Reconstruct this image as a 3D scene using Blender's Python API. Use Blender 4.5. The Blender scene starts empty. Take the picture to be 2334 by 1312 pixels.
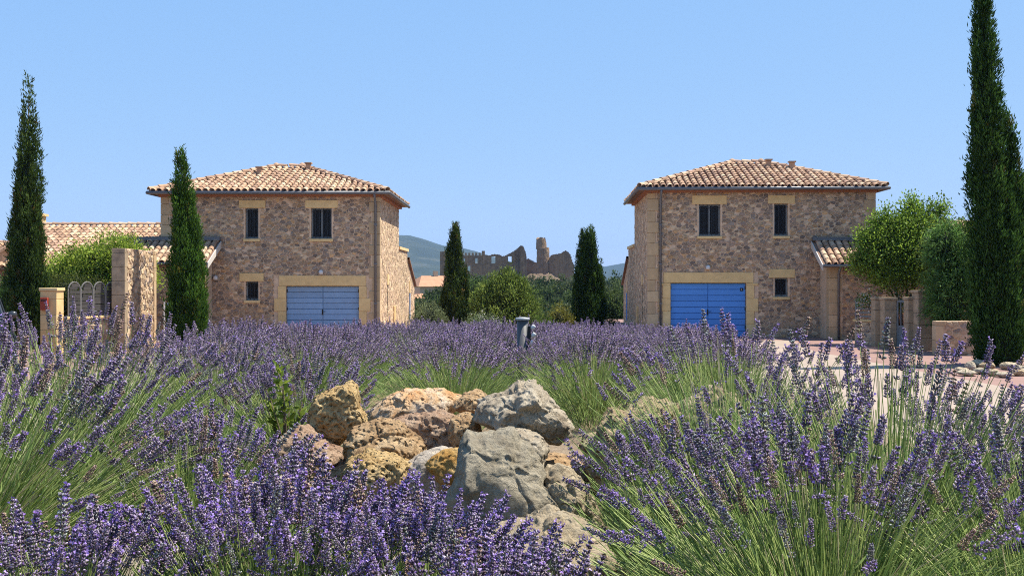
import bpy, math, random
import numpy as np
from mathutils import Vector, Matrix, Quaternion, noise as mnoise

# ------------------------------------------------------------------ camera, sky, sun, exposure
SC = bpy.context.scene
COL = SC.collection
F, CX, HZ, CAMZ = 2400.0, 1167.0, 640.0, 2.0      # focal length in photo pixels, centre column, horizon row, eye height
cam_d = bpy.data.cameras.new('camera')
cam = bpy.data.objects.new('camera', cam_d)
COL.objects.link(cam)
cam.location = (0, 0, CAMZ)
cam.rotation_euler = (math.pi / 2, 0, 0)
cam_d.sensor_width = 36
cam_d.lens = 36 * F / 2334
cam_d.shift_y = -16 / 2334
cam_d.clip_end = 20000
cam_d.clip_start = 0.05
SC.camera = cam

SUN_AZ, SUN_EL = math.radians(13), math.radians(63)   # azimuth from +x towards +y
world = bpy.data.worlds.new('World')
SC.world = world
world.use_nodes = True
wn = world.node_tree
wn.nodes.clear()
wo = wn.nodes.new('ShaderNodeOutputWorld')
wb = wn.nodes.new('ShaderNodeBackground')
sky = wn.nodes.new('ShaderNodeTexSky')
sky.sky_type = 'NISHITA'
sky.sun_disc = False
sky.sun_elevation = SUN_EL
sky.sun_rotation = math.pi / 2 - SUN_AZ
sky.altitude = 300
sky.air_density = 0.6
sky.dust_density = 0.0
sky.ozone_density = 3.0
wb.inputs['Strength'].default_value = 0.139
sep = wn.nodes.new('ShaderNodeSeparateColor')
com = wn.nodes.new('ShaderNodeCombineColor')
wn.links.new(sky.outputs[0], sep.inputs[0])
for ch, (gain, ex) in enumerate(((1.165, 0.43), (1.855, 0.25), (3.3, 0.10))):   # one tone curve for the whole dome
    pw = wn.nodes.new('ShaderNodeMath'); pw.operation = 'POWER'; pw.inputs[1].default_value = ex
    ml = wn.nodes.new('ShaderNodeMath'); ml.operation = 'MULTIPLY'; ml.inputs[1].default_value = gain
    wn.links.new(sep.outputs[ch], pw.inputs[0]); wn.links.new(pw.outputs[0], ml.inputs[0]); wn.links.new(ml.outputs[0], com.inputs[ch])
wn.links.new(com.outputs[0], wb.inputs[0])
wn.links.new(wb.outputs[0], wo.inputs[0])

sun_d = bpy.data.lights.new('sun', 'SUN')
sun_d.energy = 5.0
sun_d.angle = math.radians(0.53)
sun_d.color = (1.0, 0.93, 0.80)
sun = bpy.data.objects.new('sun', sun_d)
COL.objects.link(sun)
sdir = Vector((math.cos(SUN_AZ) * math.cos(SUN_EL), math.sin(SUN_AZ) * math.cos(SUN_EL), math.sin(SUN_EL)))
sun.rotation_euler = (-sdir).to_track_quat('-Z', 'Y').to_euler()

vs = SC.view_settings
vs.view_transform = 'Standard'
vs.look = 'None'
vs.exposure = 0.87
vs.gamma = 1
vs.use_curve_mapping = False
SC.render.engine = 'CYCLES'
cy = SC.cycles
cy.use_denoising = False
cy.denoising_input_passes = 'RGB_ALBEDO_NORMAL'
cy.max_bounces = 6
cy.diffuse_bounces = 4
cy.transmission_bounces = 4
cy.volume_bounces = 0
cy.sample_clamp_indirect = 3.0
cy.caustics_reflective = False
cy.caustics_refractive = False
SC.render.film_transparent = False
cy.pixel_filter_type = 'BLACKMAN_HARRIS'
cy.filter_width = 1.05

random.seed(7)
R = np.random.default_rng(11)


def W(px, py, d):
    return ((px - CX) / F * d, d, CAMZ - (py - HZ) / F * d)


def X(px, d):
    return (px - CX) / F * d


def Z(py, d):
    return CAMZ - (py - HZ) / F * d


# ------------------------------------------------------------------ object helpers
def empty(name, loc=(0, 0, 0), rz=0.0, parent=None):
    o = bpy.data.objects.new(name, None)
    COL.objects.link(o)
    o.location = loc
    o.rotation_euler = (0, 0, rz)
    o.empty_display_size = 0.1
    if parent: o.parent = parent
    return o


def tag(o, label=None, cat=None, group=None, kind=None):
    if label: o['label'] = label
    if cat: o['category'] = cat
    if group: o['group'] = group
    if kind: o['kind'] = kind
    return o


def thing(name, label, cat, loc=(0, 0, 0), rz=0.0, group=None):
    return tag(empty(name, loc, rz), label, cat, group)


def add(name, me, parent=None, loc=None):
    o = bpy.data.objects.new(name, me)
    COL.objects.link(o)
    if parent: o.parent = parent
    if loc is not None: o.location = loc
    return o


def np_mesh(name, V, Fc, C=None, mat=None, smooth=False):
    V = np.ascontiguousarray(V, dtype=np.float32)
    Fc = np.ascontiguousarray(Fc, dtype=np.int32)
    me = bpy.data.meshes.new(name)
    n, k = Fc.shape
    me.vertices.add(len(V))
    me.vertices.foreach_set('co', V.ravel())
    me.loops.add(n * k)
    me.loops.foreach_set('vertex_index', Fc.ravel())
    me.polygons.add(n)
    me.polygons.foreach_set('loop_start', np.arange(0, n * k, k, dtype=np.int32))
    me.polygons.foreach_set('loop_total', np.full(n, k, dtype=np.int32))
    if smooth: me.polygons.foreach_set('use_smooth', np.ones(n, dtype=bool))
    if C is not None:
        a = me.attributes.new('Col', 'FLOAT_COLOR', 'FACE')
        cc = np.ones((n, 4), dtype=np.float32)
        cc[:, :3] = C
        a.data.foreach_set('color', cc.ravel())
    me.update(calc_edges=True)
    if mat: me.materials.append(mat)
    return me


class MB:
    def __init__(s):
        s.v, s.f, s.c = [], [], []

    def poly(s, pts, c=(1, 1, 1)):
        i = len(s.v)
        s.v += [tuple(p) for p in pts]
        s.f.append(tuple(range(i, i + len(pts))))
        s.c.append(c)

    def raw(s, vs, fs, c=(1, 1, 1)):
        i = len(s.v)
        s.v += [tuple(p) for p in vs]
        for f in fs:
            s.f.append(tuple(a + i for a in f))
            s.c.append(c)

    def box(s, x0, x1, y0, y1, z0, z1, c=(1, 1, 1), M=None, bev=0.0):
        if bev > 0:
            b = bev
            xs, ys, zs = (x0, x1), (y0, y1), (z0, z1)
            vs, idx = [], {}
            for ix in (0, 1):
                for iy in (0, 1):
                    for iz in (0, 1):
                        sx, sy, sz = (1, -1)[ix], (1, -1)[iy], (1, -1)[iz]
                        for ax in range(3):
                            p = [xs[ix] + sx * b, ys[iy] + sy * b, zs[iz] + sz * b]
                            p[ax] = (xs[ix], ys[iy], zs[iz])[ax]
                            idx[(ix, iy, iz, ax)] = len(vs)
                            vs.append(p)
            fs = []
            g = lambda a, b_, c_, ax: idx[(a, b_, c_, ax)]
            fs += [(g(0, 0, 0, 0), g(0, 0, 1, 0), g(0, 1, 1, 0), g(0, 1, 0, 0)), (g(1, 0, 0, 0), g(1, 1, 0, 0), g(1, 1, 1, 0), g(1, 0, 1, 0))]
            fs += [(g(0, 0, 0, 1), g(1, 0, 0, 1), g(1, 0, 1, 1), g(0, 0, 1, 1)), (g(0, 1, 0, 1), g(0, 1, 1, 1), g(1, 1, 1, 1), g(1, 1, 0, 1))]
            fs += [(g(0, 0, 0, 2), g(0, 1, 0, 2), g(1, 1, 0, 2), g(1, 0, 0, 2)), (g(0, 0, 1, 2), g(1, 0, 1, 2), g(1, 1, 1, 2), g(0, 1, 1, 2))]
            for i in (0, 1):
                for j in (0, 1):
                    fs.append((g(0, i, j, 1), g(1, i, j, 1), g(1, i, j, 2), g(0, i, j, 2)))
                    fs.append((g(i, 0, j, 0), g(i, 1, j, 0), g(i, 1, j, 2), g(i, 0, j, 2)))
                    fs.append((g(i, j, 0, 0), g(i, j, 1, 0), g(i, j, 1, 1), g(i, j, 0, 1)))
                    for k in (0, 1):
                        fs.append((g(i, j, k, 0), g(i, j, k, 1), g(i, j, k, 2)))
        else:
            vs = [(x0, y0, z0), (x1, y0, z0), (x1, y1, z0), (x0, y1, z0), (x0, y0, z1), (x1, y0, z1), (x1, y1, z1), (x0, y1, z1)]
            fs = [(0, 3, 2, 1), (4, 5, 6, 7), (0, 1, 5, 4), (1, 2, 6, 5), (2, 3, 7, 6), (3, 0, 4, 7)]
        if M is not None: vs = [M @ Vector(p) for p in vs]
        s.raw(vs, fs, c)
        return s

    def tube(s, pts, r, n=8, c=(1, 1, 1), cap=True):
        pts = [Vector(p) for p in pts]
        rs = r if isinstance(r, (list, tuple)) else [r] * len(pts)
        i0 = len(s.v)
        up = Vector((0.13, 0.21, 1)).normalized()
        for i, p in enumerate(pts):
            t = (pts[min(i + 1, len(pts) - 1)] - pts[max(i - 1, 0)]).normalized()
            a = t.cross(up)
            if a.length < .1: a = t.cross(Vector((1, 0, 0)))
            a.normalize()
            b = t.cross(a)
            for k in range(n):
                an = 2 * math.pi * k / n
                s.v.append(tuple(p + (a * math.cos(an) + b * math.sin(an)) * rs[i]))
        for i in range(len(pts) - 1):
            for k in range(n):
                q = (k + 1) % n
                s.f.append((i0 + i * n + k, i0 + i * n + q, i0 + (i + 1) * n + q, i0 + (i + 1) * n + k))
                s.c.append(c)
        if cap:
            s.f.append(tuple(i0 + k for k in range(n))[::-1]); s.c.append(c)
            e = i0 + (len(pts) - 1) * n
            s.f.append(tuple(e + k for k in range(n))); s.c.append(c)
        return s

    def lathe(s, prof, cx=0, cy=0, n=16, c=(1, 1, 1)):
        i0 = len(s.v)
        for r, z in prof:
            for k in range(n):
                a = 2 * math.pi * k / n
                s.v.append((cx + r * math.cos(a), cy + r * math.sin(a), z))
        for i in range(len(prof) - 1):
            for k in range(n):
                q = (k + 1) % n
                s.f.append((i0 + i * n + k, i0 + i * n + q, i0 + (i + 1) * n + q, i0 + (i + 1) * n + k)); s.c.append(c)
        s.f.append(tuple(i0 + k for k in range(n))[::-1]); s.c.append(c)
        e = i0 + (len(prof) - 1) * n
        s.f.append(tuple(e + k for k in range(n))); s.c.append(c)
        return s

    def mesh(s, name, mat, smooth=False):
        me = bpy.data.meshes.new(name)
        me.from_pydata(s.v, [], s.f)
        a = me.attributes.new('Col', 'FLOAT_COLOR', 'FACE')
        cc = np.ones((len(s.f), 4), dtype=np.float32)
        cc[:, :3] = np.array(s.c, dtype=np.float32).reshape(-1, 3)
        a.data.foreach_set('color', cc.ravel())
        if smooth: me.polygons.foreach_set('use_smooth', np.ones(len(s.f), dtype=bool))
        me.materials.append(mat)
        me.update()
        return me

    def build(s, name, mat, parent=None, smooth=False, loc=None):
        return add(name, s.mesh(name, mat, smooth), parent, loc)


# ------------------------------------------------------------------ materials
def mat(name, col=None, rough=0.85, var=0.25, vscale=6.0, bump=0.0, bscale=40.0, bdist=0.01, transl=0.0, spec=0.3, metal=0.0,
        stain=None, sscale=2.0, samt=(0.45, 0.7), stretch=None):
    m = bpy.data.materials.new(name)
    m.use_nodes = True
    nt = m.node_tree
    N, L = nt.nodes, nt.links
    N.clear()
    out = N.new('ShaderNodeOutputMaterial')
    bs = N.new('ShaderNodeBsdfPrincipled')
    bs.inputs['Roughness'].default_value = rough
    bs.inputs['Specular IOR Level'].default_value = spec
    bs.inputs['Metallic'].default_value = metal
    tc = N.new('ShaderNodeTexCoord')
    vec = tc.outputs['Object']
    if stretch:
        mp = N.new('ShaderNodeMapping')
        mp.inputs['Scale'].default_value = stretch
        L.new(vec, mp.inputs['Vector'])
        vec = mp.outputs['Vector']
    if col is None:
        at = N.new('ShaderNodeAttribute'); at.attribute_name = 'Col'
        base = at.outputs['Color']
    else:
        rgb = N.new('ShaderNodeRGB'); rgb.outputs[0].default_value = (*col, 1)
        base = rgb.outputs[0]
    if var > 0:
        nz = N.new('ShaderNodeTexNoise')
        nz.inputs['Scale'].default_value = vscale
        nz.inputs['Detail'].default_value = 6
        nz.inputs['Roughness'].default_value = 0.65
        L.new(vec, nz.inputs['Vector'])
        mr = N.new('ShaderNodeMapRange')
        mr.inputs['From Min'].default_value = 0.25; mr.inputs['From Max'].default_value = 0.75
        mr.inputs['To Min'].default_value = 1 - var; mr.inputs['To Max'].default_value = 1 + var
        L.new(nz.outputs['Fac'], mr.inputs['Value'])
        mx = N.new('ShaderNodeVectorMath'); mx.operation = 'SCALE'
        L.new(base, mx.inputs[0]); L.new(mr.outputs[0], mx.inputs['Scale'])
        base = mx.outputs[0]
    if stain:
        n2 = N.new('ShaderNodeTexNoise')
        n2.inputs['Scale'].default_value = sscale; n2.inputs['Detail'].default_value = 8; n2.inputs['Roughness'].default_value = 0.7
        L.new(vec, n2.inputs['Vector'])
        m2 = N.new('ShaderNodeMapRange'); m2.interpolation_type = 'SMOOTHSTEP'
        m2.inputs['From Min'].default_value = samt[0]; m2.inputs['From Max'].default_value = samt[1]
        L.new(n2.outputs['Fac'], m2.inputs['Value'])
        mm = N.new('ShaderNodeMix'); mm.data_type = 'RGBA'
        L.new(m2.outputs[0], mm.inputs['Factor'])
        L.new(base, mm.inputs['A'])
        mm.inputs['B'].default_value = (*stain, 1)
        base = mm.outputs['Result']
    L.new(base, bs.inputs['Base Color'])
    if bump > 0:
        nb = N.new('ShaderNodeTexNoise')
        nb.inputs['Scale'].default_value = bscale; nb.inputs['Detail'].default_value = 8; nb.inputs['Roughness'].default_value = 0.7
        L.new(vec, nb.inputs['Vector'])
        bp = N.new('ShaderNodeBump')
        bp.inputs['Strength'].default_value = bump; bp.inputs['Distance'].default_value = bdist
        L.new(nb.outputs['Fac'], bp.inputs['Height'])
        L.new(bp.outputs[0], bs.inputs['Normal'])
    sh = bs.outputs[0]
    if transl > 0:
        tr = N.new('ShaderNodeBsdfTranslucent')
        L.new(base, tr.inputs['Color'])
        ms = N.new('ShaderNodeMixShader')
        ms.inputs['Fac'].default_value = transl
        L.new(sh, ms.inputs[1]); L.new(tr.outputs[0], ms.inputs[2])
        sh = ms.outputs[0]
    L.new(sh, out.inputs['Surface'])
    return m


M_STONE = mat('rubble_stone', None, 0.9, 0.35, 14, 0.7, 30, 0.012)
M_MORTAR = mat('lime_mortar', (0.62, 0.455, 0.315), 0.95, 0.22, 5, 0.8, 45, 0.012, stain=(0.45, 0.33, 0.225), sscale=3)
M_LIME = mat('cut_limestone', None, 0.9, 0.16, 4, 0.35, 30, 0.006, stain=(0.42, 0.30, 0.17), sscale=2.2, samt=(0.5, 0.85))
M_PIER = mat('shaded_pier_stone', (0.36, 0.275, 0.18), 0.95, 0.25, 5, 0.5, 30, 0.008, stain=(0.2, 0.16, 0.115), sscale=3)  # darker limestone: shade on pillars and wall end put into the colour
M_TILE = mat('roof_tile_clay', None, 0.9, 0.3, 9, 0.4, 60, 0.004, stain=(0.16, 0.125, 0.10), sscale=5, samt=(0.55, 0.8))
M_CHANNEL = mat('roof_channel_clay', (0.20, 0.125, 0.09), 0.95, 0.3, 5)
M_CORNICE = mat('cornice_clay', (0.32, 0.14, 0.08), 0.9, 0.25, 8)
M_ZINC = mat('zinc_gutter', (0.13, 0.135, 0.15), 0.5, 0.15, 6, spec=0.5, metal=0.3)
M_BLUE1 = mat('faded_blue_paint', None, 0.7, 0.12, 3, 0.15, 30, 0.003, stain=(0.22, 0.30, 0.42), sscale=1.4, samt=(0.5, 0.75))
M_BLUE2 = mat('blue_paint', None, 0.6, 0.08, 3, 0.15, 30, 0.003)
M_FRAME = mat('grey_painted_wood', (0.17, 0.19, 0.20), 0.7, 0.15, 8)
M_GLASS = mat('dark_window_glass', (0.012, 0.013, 0.016), 0.25, 0.0, spec=0.15)
M_IRON = mat('dark_iron', (0.02, 0.02, 0.022), 0.6, 0.1)
M_WHITE = mat('white_fitting', (0.6, 0.6, 0.6), 0.5, 0.05)
M_BARGE = mat('pale_barge_board', (0.55, 0.52, 0.48), 0.8, 0.1)
M_WOOD = mat('weathered_grey_wood', None, 0.9, 0.35, 7, 0.5, 25, 0.006, stretch=(1, 1, 6))
M_RED = mat('red_letterbox', (0.35, 0.06, 0.03), 0.5, 0.1)
M_LEAF = mat('leaf', None, 0.55, 0.25, 3, transl=0.5, spec=0.2)
M_NEEDLE = mat('cypress_needle', None, 0.8, 0.3, 2, transl=0.3, spec=0.1)
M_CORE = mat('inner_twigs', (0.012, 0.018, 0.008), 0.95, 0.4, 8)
M_BARK = mat('bark', (0.13, 0.095, 0.07), 0.95, 0.35, 12, 0.8, 20, 0.02)
M_STEM = mat('lavender_stem', None, 0.6, 0.2, 3, transl=0.4, spec=0.3)
M_FLOWER = mat('lavender_flower', None, 0.7, 0.15, 40, transl=0.15, spec=0.3)
M_SOIL = mat('bed_soil', (0.22, 0.16, 0.105), 0.95, 0.4, 4, 0.9, 14, 0.05, stain=(0.36, 0.28, 0.2), sscale=5)
M_CONC = mat('beige_concrete', (0.33, 0.26, 0.21), 0.9, 0.12, 1.2, 0.3, 60, 0.004, stain=(0.285, 0.225, 0.18), sscale=0.5)
M_REDPAVE = mat('red_paving', (0.27, 0.165, 0.14), 0.9, 0.15, 1.5, 0.3, 60, 0.004, stain=(0.22, 0.14, 0.12), sscale=0.7)
M_GROUND = mat('dry_grass_ground', (0.17, 0.15, 0.08), 0.95, 0.35, 0.15, stain=(0.08, 0.09, 0.04), sscale=0.05)
M_HILL = mat('wooded_hill', (0.032, 0.044, 0.026), 0.95, 0.4, 0.012, stain=(0.08, 0.078, 0.055), sscale=0.006, samt=(0.5, 0.68))
M_RUIN = mat('castle_masonry', None, 0.95, 0.45, 0.9, 1.0, 1.2, 0.7, stain=(0.17, 0.12, 0.08), sscale=0.3)
M_RENDER = mat('village_render', (0.42, 0.34, 0.25), 0.9, 0.15, 0.5)
M_VROOF = mat('village_roof', (0.42, 0.22, 0.13), 0.9, 0.2, 1.5)
M_CAR = mat('grey_car_paint', (0.06, 0.065, 0.07), 0.25, 0.0, spec=0.6, metal=0.5)
M_CARGLASS = mat('car_glass', (0.02, 0.03, 0.035), 0.05, 0.0, spec=0.7)
M_TYRE = mat('tyre_rubber', (0.015, 0.015, 0.015), 0.9, 0.1)
M_BLACK = mat('black_plate', (0.012, 0.012, 0.014), 0.4, 0.0)
M_POST = mat('bollard_paint', (0.085, 0.085, 0.09), 0.5, 0.1, 10)


def rockmat(name, ramp, pit=0.0, pscale=45.0, nscale=5.0, bump=0.8, streak=None):
    """Natural rock: three-colour noise ramp, dark pits, rough relief."""
    m = bpy.data.materials.new(name)
    m.use_nodes = True
    nt = m.node_tree
    N, L = nt.nodes, nt.links
    bs = N['Principled BSDF']
    bs.inputs['Roughness'].default_value = 0.95
    bs.inputs['Specular IOR Level'].default_value = 0.15
    tc = N.new('ShaderNodeTexCoord')
    nz = N.new('ShaderNodeTexNoise')
    nz.inputs['Scale'].default_value = nscale; nz.inputs['Detail'].default_value = 12; nz.inputs['Roughness'].default_value = 0.72
    nz.inputs['Distortion'].default_value = 0.6
    L.new(tc.outputs['Object'], nz.inputs['Vector'])
    cr = N.new('ShaderNodeValToRGB')
    e = cr.color_ramp.elements
    pos = (0.34, 0.5, 0.66)
    e[0].position, e[1].position = pos[0], pos[2]
    e[0].color = (*ramp[0], 1); e[1].color = (*ramp[2], 1)
    q = e.new(pos[1]); q.color = (*ramp[1], 1)
    L.new(nz.outputs['Fac'], cr.inputs['Fac'])
    base = cr.outputs['Color']
    vo = N.new('ShaderNodeTexVoronoi')
    vo.inputs['Scale'].default_value = pscale
    nd = N.new('ShaderNodeTexNoise')
    nd.inputs['Scale'].default_value = pscale * .5; nd.inputs['Detail'].default_value = 3
    L.new(tc.outputs['Object'], nd.inputs['Vector'])
    va = N.new('ShaderNodeVectorMath'); va.operation = 'MULTIPLY_ADD'
    L.new(nd.outputs['Color'], va.inputs[0]); va.inputs[1].default_value = (0.05,) * 3
    L.new(tc.outputs['Object'], va.inputs[2])
    L.new(va.outputs[0], vo.inputs['Vector'])
    mr = N.new('ShaderNodeMapRange'); mr.interpolation_type = 'SMOOTHSTEP'
    mr.inputs['From Min'].default_value = 0.12; mr.inputs['From Max'].default_value = 0.42
    L.new(vo.outputs['Distance'], mr.inputs['Value'])
    n3 = N.new('ShaderNodeTexNoise')
    n3.inputs['Scale'].default_value = 55; n3.inputs['Detail'].default_value = 10; n3.inputs['Roughness'].default_value = 0.75
    L.new(tc.outputs['Object'], n3.inputs['Vector'])
    mg = N.new('ShaderNodeMapRange')
    mg.inputs['From Min'].default_value = 0.3; mg.inputs['From Max'].default_value = 0.7
    mg.inputs['To Min'].default_value = 0.72; mg.inputs['To Max'].default_value = 1.22
    L.new(n3.outputs['Fac'], mg.inputs['Value'])
    sc = N.new('ShaderNodeVectorMath'); sc.operation = 'SCALE'
    L.new(base, sc.inputs[0]); L.new(mg.outputs[0], sc.inputs['Scale'])
    L.new(sc.outputs[0], bs.inputs['Base Color'])
    hh = N.new('ShaderNodeMath'); hh.operation = 'MULTIPLY_ADD'
    L.new(mr.outputs[0], hh.inputs[0]); hh.inputs[1].default_value = pit
    L.new(n3.outputs['Fac'], hh.inputs[2])
    bp = N.new('ShaderNodeBump')
    bp.inputs['Strength'].default_value = min(1, bump * 1.2); bp.inputs['Distance'].default_value = 0.03
    L.new(hh.outputs[0], bp.inputs['Height'])
    L.new(bp.outputs[0], bs.inputs['Normal'])
    return m


K_OCHRE = rockmat('ochre_tufa', ((0.34, 0.20, 0.075), (0.60, 0.42, 0.20), (0.70, 0.54, 0.31)), 1.6, 40)
K_BROWN = rockmat('brown_tufa', ((0.23, 0.13, 0.065), (0.51, 0.34, 0.185), (0.66, 0.50, 0.31)), 1.5, 34)
K_REDDISH = rockmat('reddish_rock', ((0.27, 0.15, 0.09), (0.46, 0.31, 0.21), (0.56, 0.43, 0.31)), 1.0, 30)
K_ORANGE = rockmat('orange_white_rock', ((0.62, 0.28, 0.09), (0.68, 0.46, 0.27), (0.76, 0.67, 0.56)), 0.6, 34, 3.0)
K_AMBER = rockmat('amber_rock', ((0.35, 0.16, 0.04), (0.55, 0.32, 0.10), (0.62, 0.45, 0.22)), 0.5, 30)
K_CREAM = rockmat('cream_rock', ((0.42, 0.35, 0.27), (0.58, 0.50, 0.41), (0.68, 0.61, 0.52)), 0.5, 22)
K_GREY = rockmat('grey_limestone', ((0.24, 0.20, 0.145), (0.39, 0.34, 0.25), (0.52, 0.46, 0.35)), 0.5, 22, 4)
K_BEIGE = rockmat('beige_limestone', ((0.27, 0.21, 0.145), (0.50, 0.42, 0.31), (0.65, 0.57, 0.44)), 0.7, 26, 6)
K_TAN = rockmat('tan_tufa', ((0.26, 0.18, 0.10), (0.48, 0.37, 0.23), (0.58, 0.48, 0.33)), 1.2, 34)
K_SAND = rockmat('sandy_rock', ((0.33, 0.25, 0.16), (0.50, 0.41, 0.28), (0.60, 0.50, 0.36)), 0.8, 26)

# ------------------------------------------------------------------ setting: ground, paving, bed, hills, haze


def sstep(a, b, x):
    t = np.clip((x - a) / (b - a), 0, 1)
    return t * t * (3 - 2 * t)


def ground_h(x, y):
    z = np.zeros_like(x) - 0.008
    z = z - 5.0 * sstep(56, 85, y)
    rise = 5.6 * sstep(150, 335, y) * np.exp(-((x - 2) / 130.0) ** 2)
    z = z + rise
    z = z - 3 * sstep(450, 900, y)
    return z


def grid_mesh(name, xs, ys, hf, m, smooth=True):
    xx, yy = np.meshgrid(xs, ys)
    zz = hf(xx, yy)
    V = np.stack([xx.ravel(), yy.ravel(), zz.ravel()], 1)
    nx, ny = len(xs), len(ys)
    i = np.arange(nx - 1)[None, :] + np.arange(ny - 1)[:, None] * nx
    Fq = np.stack([i, i + 1, i + 1 + nx, i + nx], -1).reshape(-1, 4)
    return np_mesh(name, V, Fq, None, m, smooth)


gx = np.concatenate([np.linspace(-5000, -220, 14), np.linspace(-200, 200, 61), np.linspace(220, 5000, 14)])
gy = np.concatenate([np.linspace(-300, 40, 10), np.linspace(44, 440, 80), np.linspace(480, 6000, 24)])
tag(add('ground', grid_mesh('ground', gx, gy, ground_h, M_GROUND)), kind='structure')


def sheet(name, pts, z, m):
    mb = MB()
    mb.poly([(x, y, z) for x, y in pts])
    return tag(mb.build(name, m), kind='structure')


sheet('pavement', [(-40, -25), (40, -25), (40, 55), (-40, 55)], 0.0, M_REDPAVE)
ring = [(9.0, -20), (9.3, 19.6), (8.9, 25), (8.6, 30), (9.4, 35.4), (0, 36.4), (-9.4, 35.4), (-8.6, 30), (-8.9, 25), (-9.3, 19.6), (-9.0, -20)]
sheet('road', ring, 0.005, M_CONC)


def bed_h(x, y):
    t = np.sqrt((x / 3.7) ** 2 + ((y - 11.2) / 12.2) ** 2)
    z = 0.9 * (1 - sstep(0.80, 1.0, t)) * (1 - 0.42 * sstep(8, 20, y))
    z = z + 0.13 * np.exp(-(((x - 0.1) / 1.0) ** 2 + ((y - 4.6) / 0.9) ** 2))
    return z + np.where(z > 0.02, 0.02 * np.sin(x * 7 + 1.3 * y) * np.sin(y * 6.1 - x), 0) - 0.02


def bh(x, y):
    return float(bed_h(np.array([float(x)]), np.array([float(y)]))[0])


tag(add('planting_bed', grid_mesh('planting_bed', np.linspace(-3.9, 3.9, 90), np.linspace(-1.2, 23.6, 200), bed_h, M_SOIL)), kind='structure')


def hill(name, prof, y0, depth, seed):
    xs_p = np.array([(p - CX) / F * y0 for p, _ in prof]); zs_p = np.array([CAMZ + (HZ - q) / F * y0 for _, q in prof])
    xs = np.linspace(xs_p[0], xs_p[-1], 220); ys = np.linspace(y0 - depth, y0 + depth, 70)

    def hf(x, y):
        top = np.interp(x, xs_p, zs_p)
        s = np.clip(1 - np.abs(y - y0) / depth, 0, 1)
        s = s * s * (3 - 2 * s) * 0.55 + s * 0.45
        out = np.zeros_like(x)
        for a in range(x.shape[0]):
            for b in range(x.shape[1]):
                out[a, b] = mnoise.fractal(Vector((x[a, b] / 260.0 + seed, y[a, b] / 260.0, seed)), 0.9, 2.1, 5)
        z = -8 + (top + 8) * s + out * 10 * np.minimum(1, (1 - s) * 2.2) * np.clip(top / 60, 0.1, 1) + out * 1.0
        return z
    return tag(add(name, grid_mesh(name, xs, ys, hf, M_HILL)), kind='structure')


hill('mountain', [(150, 655), (420, 600), (640, 560), (800, 543), (905, 535), (935, 536), (965, 544), (1000, 556), (1035, 566), (1060, 566), (1085, 572), (1130, 586), (1190, 604), (1260, 622), (1330, 650)], 2600, 1300, 3.1)
hill('hills', [(1180, 655), (1280, 630), (1340, 613), (1385, 606), (1420, 600), (1500, 588), (1620, 590), (1800, 610), (2000, 650)], 3000, 1200, 8.7)

mb = MB(); mb.box(-2600, 2600, -60, 4400, -12, 150)
haze = mb.build('haze', M_GROUND)
hm = bpy.data.materials.new('haze_air'); hm.use_nodes = True
hn = hm.node_tree; hn.nodes.clear()
ho = hn.nodes.new('ShaderNodeOutputMaterial'); hv = hn.nodes.new('ShaderNodeVolumePrincipled')
hv.inputs['Color'].default_value = (0.26, 0.52, 1.0, 1)
hv.inputs['Density'].default_value = 0.00011
hn.links.new(hv.outputs[0], ho.inputs['Volume'])
haze.data.materials.clear(); haze.data.materials.append(hm)
tag(haze, 'pale blue summer haze over the far hills', None, None, 'stuff')


# ------------------------------------------------------------------ stone walling
def clip_half(poly, nx, ny, c):
    """keep points with nx*x+ny*y <= c"""
    out = []
    n = len(poly)
    for i in range(n):
        a, b = poly[i], poly[(i + 1) % n]
        da, db = nx * a[0] + ny * a[1] - c, nx * b[0] + ny * b[1] - c
        if da <= 0: out.append(a)
        if (da < 0 < db) or (db < 0 < da):
            t = da / (da - db)
            out.append((a[0] + (b[0] - a[0]) * t, a[1] + (b[1] - a[1]) * t))
    return out


def area_c(p):
    A = cx = cy_ = 0
    for i in range(len(p)):
        x0, y0 = p[i]; x1, y1 = p[(i + 1) % len(p)]
        q = x0 * y1 - x1 * y0
        A += q; cx += (x0 + x1) * q; cy_ += (y0 + y1) * q
    if abs(A) < 1e-9: return 0, p[0]
    return A / 2, (cx / (3 * A), cy_ / (3 * A))


def cells(w, h, cw, ch, rng):
    k = cw / ch
    H = h * k
    nx, ny = max(1, round(w / cw)), max(1, round(H / cw))
    dx, dy = w / nx, H / ny
    P = {}
    for i in range(-1, nx + 1):
        for j in range(-1, ny + 1):
            off = 0.5 if j % 2 else 0.0
            P[i, j] = ((i + .25 + off + rng.uniform(-.42, .42)) * dx, (j + .5 + rng.uniform(-.40, .40)) * dy, rng.uniform(-.30, .36) * dx * dx)
    for (i, j), (x, y, wt) in P.items():
        if not (0 <= i < nx and 0 <= j < ny): continue
        poly = [(x - 2 * dx, y - 2 * dy), (x + 2 * dx, y - 2 * dy), (x + 2 * dx, y + 2 * dy), (x - 2 * dx, y + 2 * dy)]
        for a in range(-2, 3):
            for b in range(-2, 3):
                q = P.get((i + a, j + b))
                if q is None or (a == 0 and b == 0): continue
                ex, ey = q[0] - x, q[1] - y
                c = (ex * ex + ey * ey + wt - q[2]) / 2
                poly = clip_half(poly, ex, ey, c + ex * x + ey * y)
                if len(poly) < 3: break
            if len(poly) < 3: break
        if len(poly) >= 3:
            yield [(px, py / k) for px, py in poly]


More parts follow.
